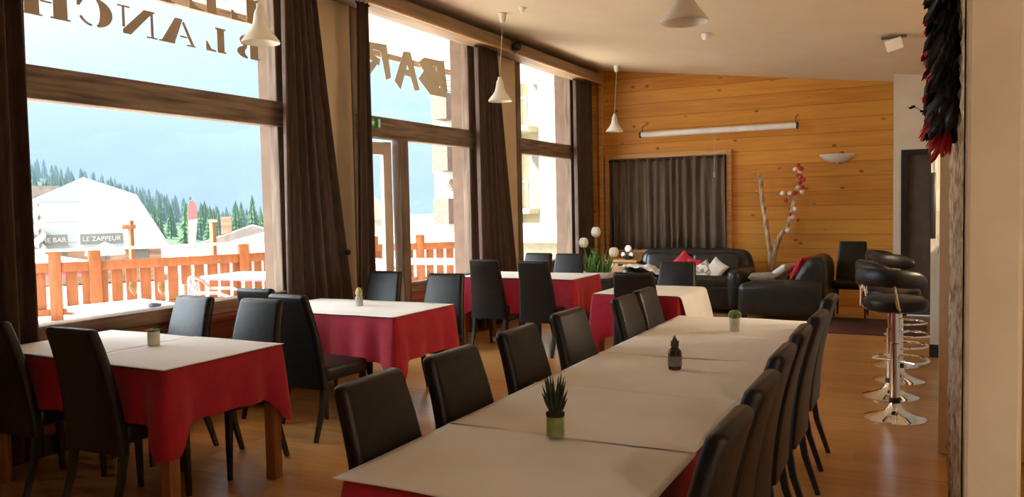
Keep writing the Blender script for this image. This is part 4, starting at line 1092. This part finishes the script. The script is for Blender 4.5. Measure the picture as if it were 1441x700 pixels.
t = thing('signpost', 'orange wooden post with crossbar in front of the white roofed chalet', 'post', (-35.3, 26.7, ZG))
b = MB(); b.box((0, 0, 1.8), (.20, .20, 3.6), bev=.01); b.build('post', M['deckwood'], t)
b = MB(); b.box((0, -.1, 3.3), (.62, .10, .22), rot=Matrix.Rotation(R(50), 4, 'Z'), bev=.01); b.build('crossbar', M['deckwood'], t)
t = thing('timber_post', 'tall orange timber post near the trees', 'post', (-20.6, 18.6, ZG))
b = MB(); b.box((0, 0, 1.8), (.15, .15, 3.6), bev=.01); b.build('post', M['deckwood'], t)
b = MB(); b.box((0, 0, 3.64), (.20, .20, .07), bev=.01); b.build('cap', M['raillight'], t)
t = thing('banner_flag', 'red and white feather shaped banner flag in front of the forest', 'flag', (-31.9, 27.3, ZG), R(52))
b = MB(); b.tube([(0, 0, 0), (0, 0, 3.4), (.03, 0, 4.2), (.12, 0, 4.5), (.28, 0, 4.56)], .025, 8); b.build('pole', M['balgrey'], t)
b = MB(); b.prism([(.02, 3.6), (.03, 4.15), (.12, 4.46), (.28, 4.52), (.42, 4.3), (.42, 3.66)], lambda u, v: Vector((u, -.01, v)), lambda u, v: Vector((u, .01, v))); b.build('flag_cloth', mat('flag_red', (.26, .07, .07), (.32, .10, .10), rough=.8), t, smooth=False)
b = MB(); b.prism([(.02, 2.3), (.02, 3.58), (.42, 3.64), (.30, 2.4)], lambda u, v: Vector((u, -.01, v)), lambda u, v: Vector((u, .01, v))); b.build('flag_lower_cloth', M['parasol'], t, smooth=False)
t = thing('twisted_column', 'white twisted garland column at the left of the chalet signs', 'column', (-43.2, 27.0, ZG))
b = MB(); b.tube([(.16 * math.cos(k * .7), .16 * math.sin(k * .7), 1.2 + .085 * k) for k in range(40)], .17, 8); b.build('garland', M['parasol'], t)
b = MB(); b.tube([(0, 0, 0), (0, 0, 4.6)], .06, 8); b.build('post', M['balgrey'], t)

# chalet with the white roof
def textmesh(name, s, size, m, parent, loc, rz=0, depth=.02):
    cu = bpy.data.curves.new(name, 'FONT'); cu.body = s; cu.size = size; cu.extrude = depth; cu.align_x = 'CENTER'; cu.align_y = 'CENTER'
    tmp = bpy.data.objects.new(name + '_tmp', cu); COL.objects.link(tmp)
    me = bpy.data.meshes.new_from_object(tmp.evaluated_get(bpy.context.evaluated_depsgraph_get()))
    bpy.data.objects.remove(tmp)
    o = bpy.data.objects.new(name, me); COL.objects.link(o); me.materials.clear(); me.materials.append(m)
    o.parent = parent; o.location = loc; o.rotation_euler = (R(90), 0, rz)
    return o
t = thing('chalet', 'chalet with a big white faceted roof and two grey signs', 'building', (-44.4, 30.7, 0), R(55.3))
b = MB()
fr_ = [(-3.75, -2.2, 1.95), (-3.25, -2.6, -.35), (4.35, -2.6, -.55), (2.64, -1.4, 2.68), (-.15, 0, 3.78)]
bk_ = [(-3.3, 4.2, 1.8), (-3.0, 4.6, -.4), (4.35, 4.6, -.55), (2.64, 3.6, 2.68)]
fv = [b.bm.verts.new(p) for p in fr_]; bv = [b.bm.verts.new(p) for p in bk_]; c0 = b.bm.verts.new((-.6, -2.6, -.42))
for q in ((fv[0], fv[1], c0), (fv[0], c0, fv[4]), (c0, fv[3], fv[4]), (c0, fv[2], fv[3]), (fv[2], bv[2], bv[3], fv[3]), (fv[3], bv[3], fv[4]), (bv[3], bv[0], fv[4]), (bv[0], fv[0], fv[4]), (fv[0], bv[0], bv[1], fv[1]), (bv[0], bv[3], bv[2], bv[1])): b.bm.faces.new(q)
b.build('roof', M['roofwhite'], t, smooth=False)
b = MB(); b.box((.5, 1.0, -1.4), (6.6, 6.4, 2.0)); b.build('wall', M['chaletwall'], t, smooth=False)
for sx, txt, ww in ((-2.15, 'CRECHE BAR', 2.25), (.68, 'LE ZAPPEUR', 2.2)):
    b = MB(); b.box((sx, -2.72, .16), (ww, .08, .62)); sgn = b.build('sign_board', M['signgrey'], t, smooth=False)
    textmesh('sign_text', txt, .36, M['parasol'], sgn, (sx, -2.78, .16))
for k in range(3):
    b = MB(); b.box((-1.6 + 2.1 * k, -2.23, -1.1), (1.0, .06, 1.1)); b.build('window', M['balgrey'], t, smooth=False)
t = thing('house', 'low dark roofed house at the left behind the white roof', 'building', (-62, 37.5, ZG), R(55))
b = MB(); b.box((0, 0, 1.9), (5, 4, 3.8)); b.build('wall', M['chaletwall'], t, smooth=False)
b = MB(); b.prism([(-3.2, 3.6), (3.2, 3.6), (2.6, 6.2), (-2.6, 6.2)], lambda u, v: Vector((u, -2.6, v)), lambda u, v: Vector((u, 2.6, v))); b.build('roof', M['roofdark'], t, smooth=False)
t = thing('house', 'far house with chimney and dark roof at the right edge of the lettered window', 'building', (-37.4, 36.9, ZG), R(45))
b = MB(); b.box((0, 0, 1.1), (5, 5, 2.2)); b.build('wall', M['facade'], t, smooth=False)
b = MB(); b.prism([(-3, 2.1), (3, 2.1), (0, 3.1)], lambda u, v: Vector((u, -3, v)), lambda u, v: Vector((u, 3, v))); r_ = b.build('roof', M['roofdark'], t, smooth=False)
b = MB(); b.box((-1.5, -1, 3.0), (.6, .6, 1.3)); b.build('chimney', M['chaletwall'], r_, smooth=False)
t = thing('house', 'brown roofed house seen through the open door leaf', 'building', (-37.0, 48.3, ZG), R(37))
b = MB(); b.box((0, 0, 1.7), (3.4, 3, 3.4)); b.build('wall', M['facade'], t, smooth=False)
b = MB(); b.prism([(-2.1, 3.2), (2.1, 3.2), (.3, 4.9), (-.3, 4.9)], lambda u, v: Vector((u, -2.5, v)), lambda u, v: Vector((u, 2.5, v))); b.build('roof', mat('redbrown_roof', (.30, .15, .11), (.36, .19, .14), rough=.9), t, smooth=False)

# apartment block
t = thing('apartment_building', 'cream apartment block with brown balconies seen right of the glazed door', 'building', (-12.0, 25.0, ZG))
X = lambda x: x + 12.0; Zz = lambda z: z - ZG
b = MB(); b.box((X(-14.55), 3.0, Zz(5.0)), (3.2, 6, 12.4)); b.box((X(-10.2), 3.0, Zz(5.0)), (3.36, 6, 12.4)); b.build('wall', M['facade'], t, smooth=False)
b = MB(); b.box((X(-12.4), 2.5, Zz(5.0)), (1.2, 4, 12.4)); b.build('recessed_wall', M['facade_y'], t, smooth=False)
for z in (4.15, 1.35, -.3 + 7.2):
    b = MB(); b.box((X(-12.42), -.1, Zz(z)), (1.08, 1.5, .16)); bal = b.build('balcony_slab', M['facade_y'], t, smooth=False)
    b = MB(); b.box((X(-12.42), -.82, Zz(z + 1.0)), (1.1, .05, .06))
    for k in range(6): b.box((X(-12.92) + .2 * k, -.82, Zz(z + .53)), (.045, .04, .92))
    b.build('balcony_railing', M['balgrey'], bal, smooth=False)
    b = MB(); b.box((X(-12.15), .48, Zz(z + 1.0)), (.42, .04, 1.9)); b.build('balcony_door', M['balgrey'], t, smooth=False)
for z in (5.15, 3.30, 1.40):
    for xx, ww, yy in ((-16.35, .62, 1.0), (-15.45, .62, -.35)):
        b = MB(); b.box((X(xx), yy, Zz(z)), (ww, .7, .92)); b.build('balcony', M['balcony'], t, smooth=False)
b = MB()
for k in range(6): b.box((X(-15.55), -.02, Zz(5.2 + .2 * k)), (.5, .06, .12), rot=Matrix.Rotation(R(0), 4, 'Y'))
b.build('shutter', M['balgrey'], t, smooth=False)
b = MB(); b.box((X(-15.42), -.02, Zz(2.35)), (.32, .05, .32), rot=Matrix.Rotation(R(45), 4, 'Y')); b.build('wall_ornament', M['balcony'], t, smooth=False)
t = thing('kiosk', 'low white roofed kiosk outside the far window', 'building', (-9.3, 20.0, ZG))
b = MB(); b.box((0, 0, 1.5), (3.2, 2.4, 3.0)); b.build('wall', mat('kiosk_wall', (.42, .36, .25), (.48, .42, .30), rough=.8), t, smooth=False)
b = MB(); b.box((0, -.2, 3.2), (3.8, 3.2, .42)); b.build('roof', M['parasol'], t, smooth=False)
b = MB(); b.box((-.3, -1.22, 2.0), (1.4, .05, 1.0)); b.build('window', mat('kiosk_window', (.20, .24, .26), rough=.2), t, smooth=False)

# forest, hill, mountain
b = MB()
def hill(u, v):
    az = 100 + 62 * u; a = R(az)   # direction around the terrace, from +Y towards -X
    r = 100 + 170 * v
    base = Vector((r * math.cos(a), r * math.sin(a), 0))
    k = min(1, max(0, (az - 135.5) / 13)); k = k * k * (3 - 2 * k)
    h = -2.7 + v * (-1.0 + 16.5 * k) + .9 * noise.noise(base * .05) * min(1, v * 4)
    return Vector((base.x, base.y, h))
b.grid(hill, 60, 24); o = b.build('wooded_hill', M['forest']); o['kind'] = 'structure'
def conifer_mesh(seed):
    rg = random.Random(seed); b = MB(); H_ = 1.0
    n = 9
    for k in range(n):
        z = .08 + .86 * k / n; r = .24 * (1 - k / n) ** .85 + .02
        m_ = 9; tip = b.bm.verts.new((0, 0, z + .19)); ring = []
        for j in range(m_ * 2):
            a = PI * j / m_ + rg.uniform(-.1, .1); rr = r * (1 if j % 2 == 0 else .62) * rg.uniform(.85, 1.15)
            ring.append(b.bm.verts.new((rr * math.cos(a), rr * math.sin(a), z - (.05 if j % 2 == 0 else 0) * (1 - k / n))))
        for j in range(len(ring)): b.bm.faces.new((ring[j], ring[(j + 1) % len(ring)], tip))
    return b
protos = []
for k in range(3):
    t = thing('conifer', 'hazy green conifer on the wooded hillside beyond the terrace', 'tree', (0, 0, 0), group='conifers on the hillside')
    conifer_mesh(k).build('foliage', M['conifer'], t, smooth=False)
    b = MB(); b.tube([(0, 0, -.05), (0, 0, .16)], .02, 6); b.build('trunk', M['darkwood'], t)
    protos.append(t)
used = [False] * 3
rt = random.Random(21)
NT = 290; spots = []
for k in range(NT):
    for _ in range(60):
        u = rt.uniform(.52, .82); v = rt.uniform(.0, 1.0) ** .9
        p = hill(u, v)
        if all((p - q).length > 2.9 for q in spots): break
    spots.append(p)
    s_ = rt.uniform(3.4, 5.4)
    i = k % 3
    if not used[i]: o = protos[i]; used[i] = True; o.location = p
    else: o = dup(protos[i], p)
    o.rotation_euler = (0, 0, rt.uniform(0, 6.28)); o.scale = (s_, s_, s_ * rt.uniform(1.0, 1.25))
b = MB()
def mtn(u, v):
    a = R(88 + 90 * u); r = 700 + 900 * v
    base = Vector((r * math.cos(a), r * math.sin(a), 0))
    ridge = 215 - 150 * max(0, u - .34) / .66 * 1.2
    n = noise.fractal(base * .0035, 1.0, 2.0, 6)
    return Vector((base.x, base.y, -30 + (v ** .8) * ridge * 1.15 + 38 * n * min(1, v * 2.2)))
b.grid(mtn, 140, 50); o = b.build('mountain', M['mountain']); o['kind'] = 'structure'

# ------------------------------------------------------------------ haze over the valley
HAZE = True
if HAZE:
    b = MB(); b.prism([(math.cos(R(a)) * r, math.sin(R(a)) * r) for a, r in [(80, 92), (105, 92), (130, 92), (155, 92), (180, 92)] + [(180, 1700), (155, 1800), (130, 1800), (105, 1800), (80, 1700)]], lambda u, v: Vector((u, v, -40)), lambda u, v: Vector((u, v, 72)))
    m = bpy.data.materials.new('valley_haze'); m.use_nodes = True; nt = m.node_tree; nt.nodes.clear()
    out = nt.nodes.new('ShaderNodeOutputMaterial'); vs = nt.nodes.new('ShaderNodeVolumeScatter')
    vs.inputs['Color'].default_value = (.135, .18, .25, 1); vs.inputs['Density'].default_value = .004; vs.inputs['Anisotropy'].default_value = .0
    va = nt.nodes.new('ShaderNodeVolumeAbsorption'); va.inputs['Color'].default_value = (.135, .18, .25, 1); va.inputs['Density'].default_value = .004
    ad = nt.nodes.new('ShaderNodeAddShader'); nt.links.new(vs.outputs[0], ad.inputs[0]); nt.links.new(va.outputs[0], ad.inputs[1])
    nt.links.new(ad.outputs[0], out.inputs['Volume'])
    o = b.build('haze', m, smooth=False); o['kind'] = 'stuff'; o['label'] = 'pale blue haze filling the valley in front of the mountain'; o['category'] = 'haze'

# ------------------------------------------------------------------ light
SKY_BASE = .92; SKY_GLOW = 15.0; SUN_E = 22.0
W_ = bpy.data.worlds.new('sky'); S.world = W_; W_.use_nodes = True
nt = W_.node_tree; nt.nodes.clear(); N, L = nt.nodes, nt.links
out = N.new('ShaderNodeOutputWorld'); bg = N.new('ShaderNodeBackground'); L.new(bg.outputs[0], out.inputs[0])
tc = N.new('ShaderNodeTexCoord'); sp = N.new('ShaderNodeSeparateXYZ'); L.new(tc.outputs['Generated'], sp.inputs[0])
rp = N.new('ShaderNodeValToRGB'); L.new(sp.outputs['Z'], rp.inputs[0])
rp.color_ramp.elements[0].position = 0; rp.color_ramp.elements[0].color = (.78, .90, 1.0, 1)
rp.color_ramp.elements[1].position = .5; rp.color_ramp.elements[1].color = (.90, .96, 1.0, 1)
# bright veil of thin cloud around the sun
SUN = Vector((-.47, -.50, .73)).normalized()
dp = N.new('ShaderNodeVectorMath'); dp.operation = 'DOT_PRODUCT'; L.new(tc.outputs['Generated'], dp.inputs[0]); dp.inputs[1].default_value = SUN
gl = math_node(nt, 'MULTIPLY', math_node(nt, 'POWER', math_node(nt, 'MAXIMUM', dp.outputs['Value'], 0.0), 2.5), SKY_GLOW)
L.new(rp.outputs[0], bg.inputs['Color']); L.new(math_node(nt, 'ADD', gl, SKY_BASE), bg.inputs['Strength'])
sun = bpy.data.lights.new('sun', 'SUN'); sun.energy = SUN_E; sun.angle = R(2); sun.color = (1, .96, .90)
so_ = bpy.data.objects.new('sun', sun); COL.objects.link(so_)
so_.rotation_euler = (-SUN).to_track_quat('-Z', 'Y').to_euler()

vs_ = S.view_settings
S.display_settings.display_device = 'sRGB'
vs_.view_transform = 'Standard'; vs_.look = 'None'; vs_.gamma = 1; vs_.use_curve_mapping = False; vs_.exposure = .48
cy = S.cycles
cy.use_denoising = True
try: cy.denoiser = 'OPENIMAGEDENOISE'
except Exception: pass
cy.max_bounces = 10; cy.diffuse_bounces = 6; cy.glossy_bounces = 4; cy.transmission_bounces = 6; cy.transparent_max_bounces = 12; cy.volume_bounces = 1
cy.sample_clamp_indirect = 8; cy.caustics_reflective = False; cy.caustics_refractive = False
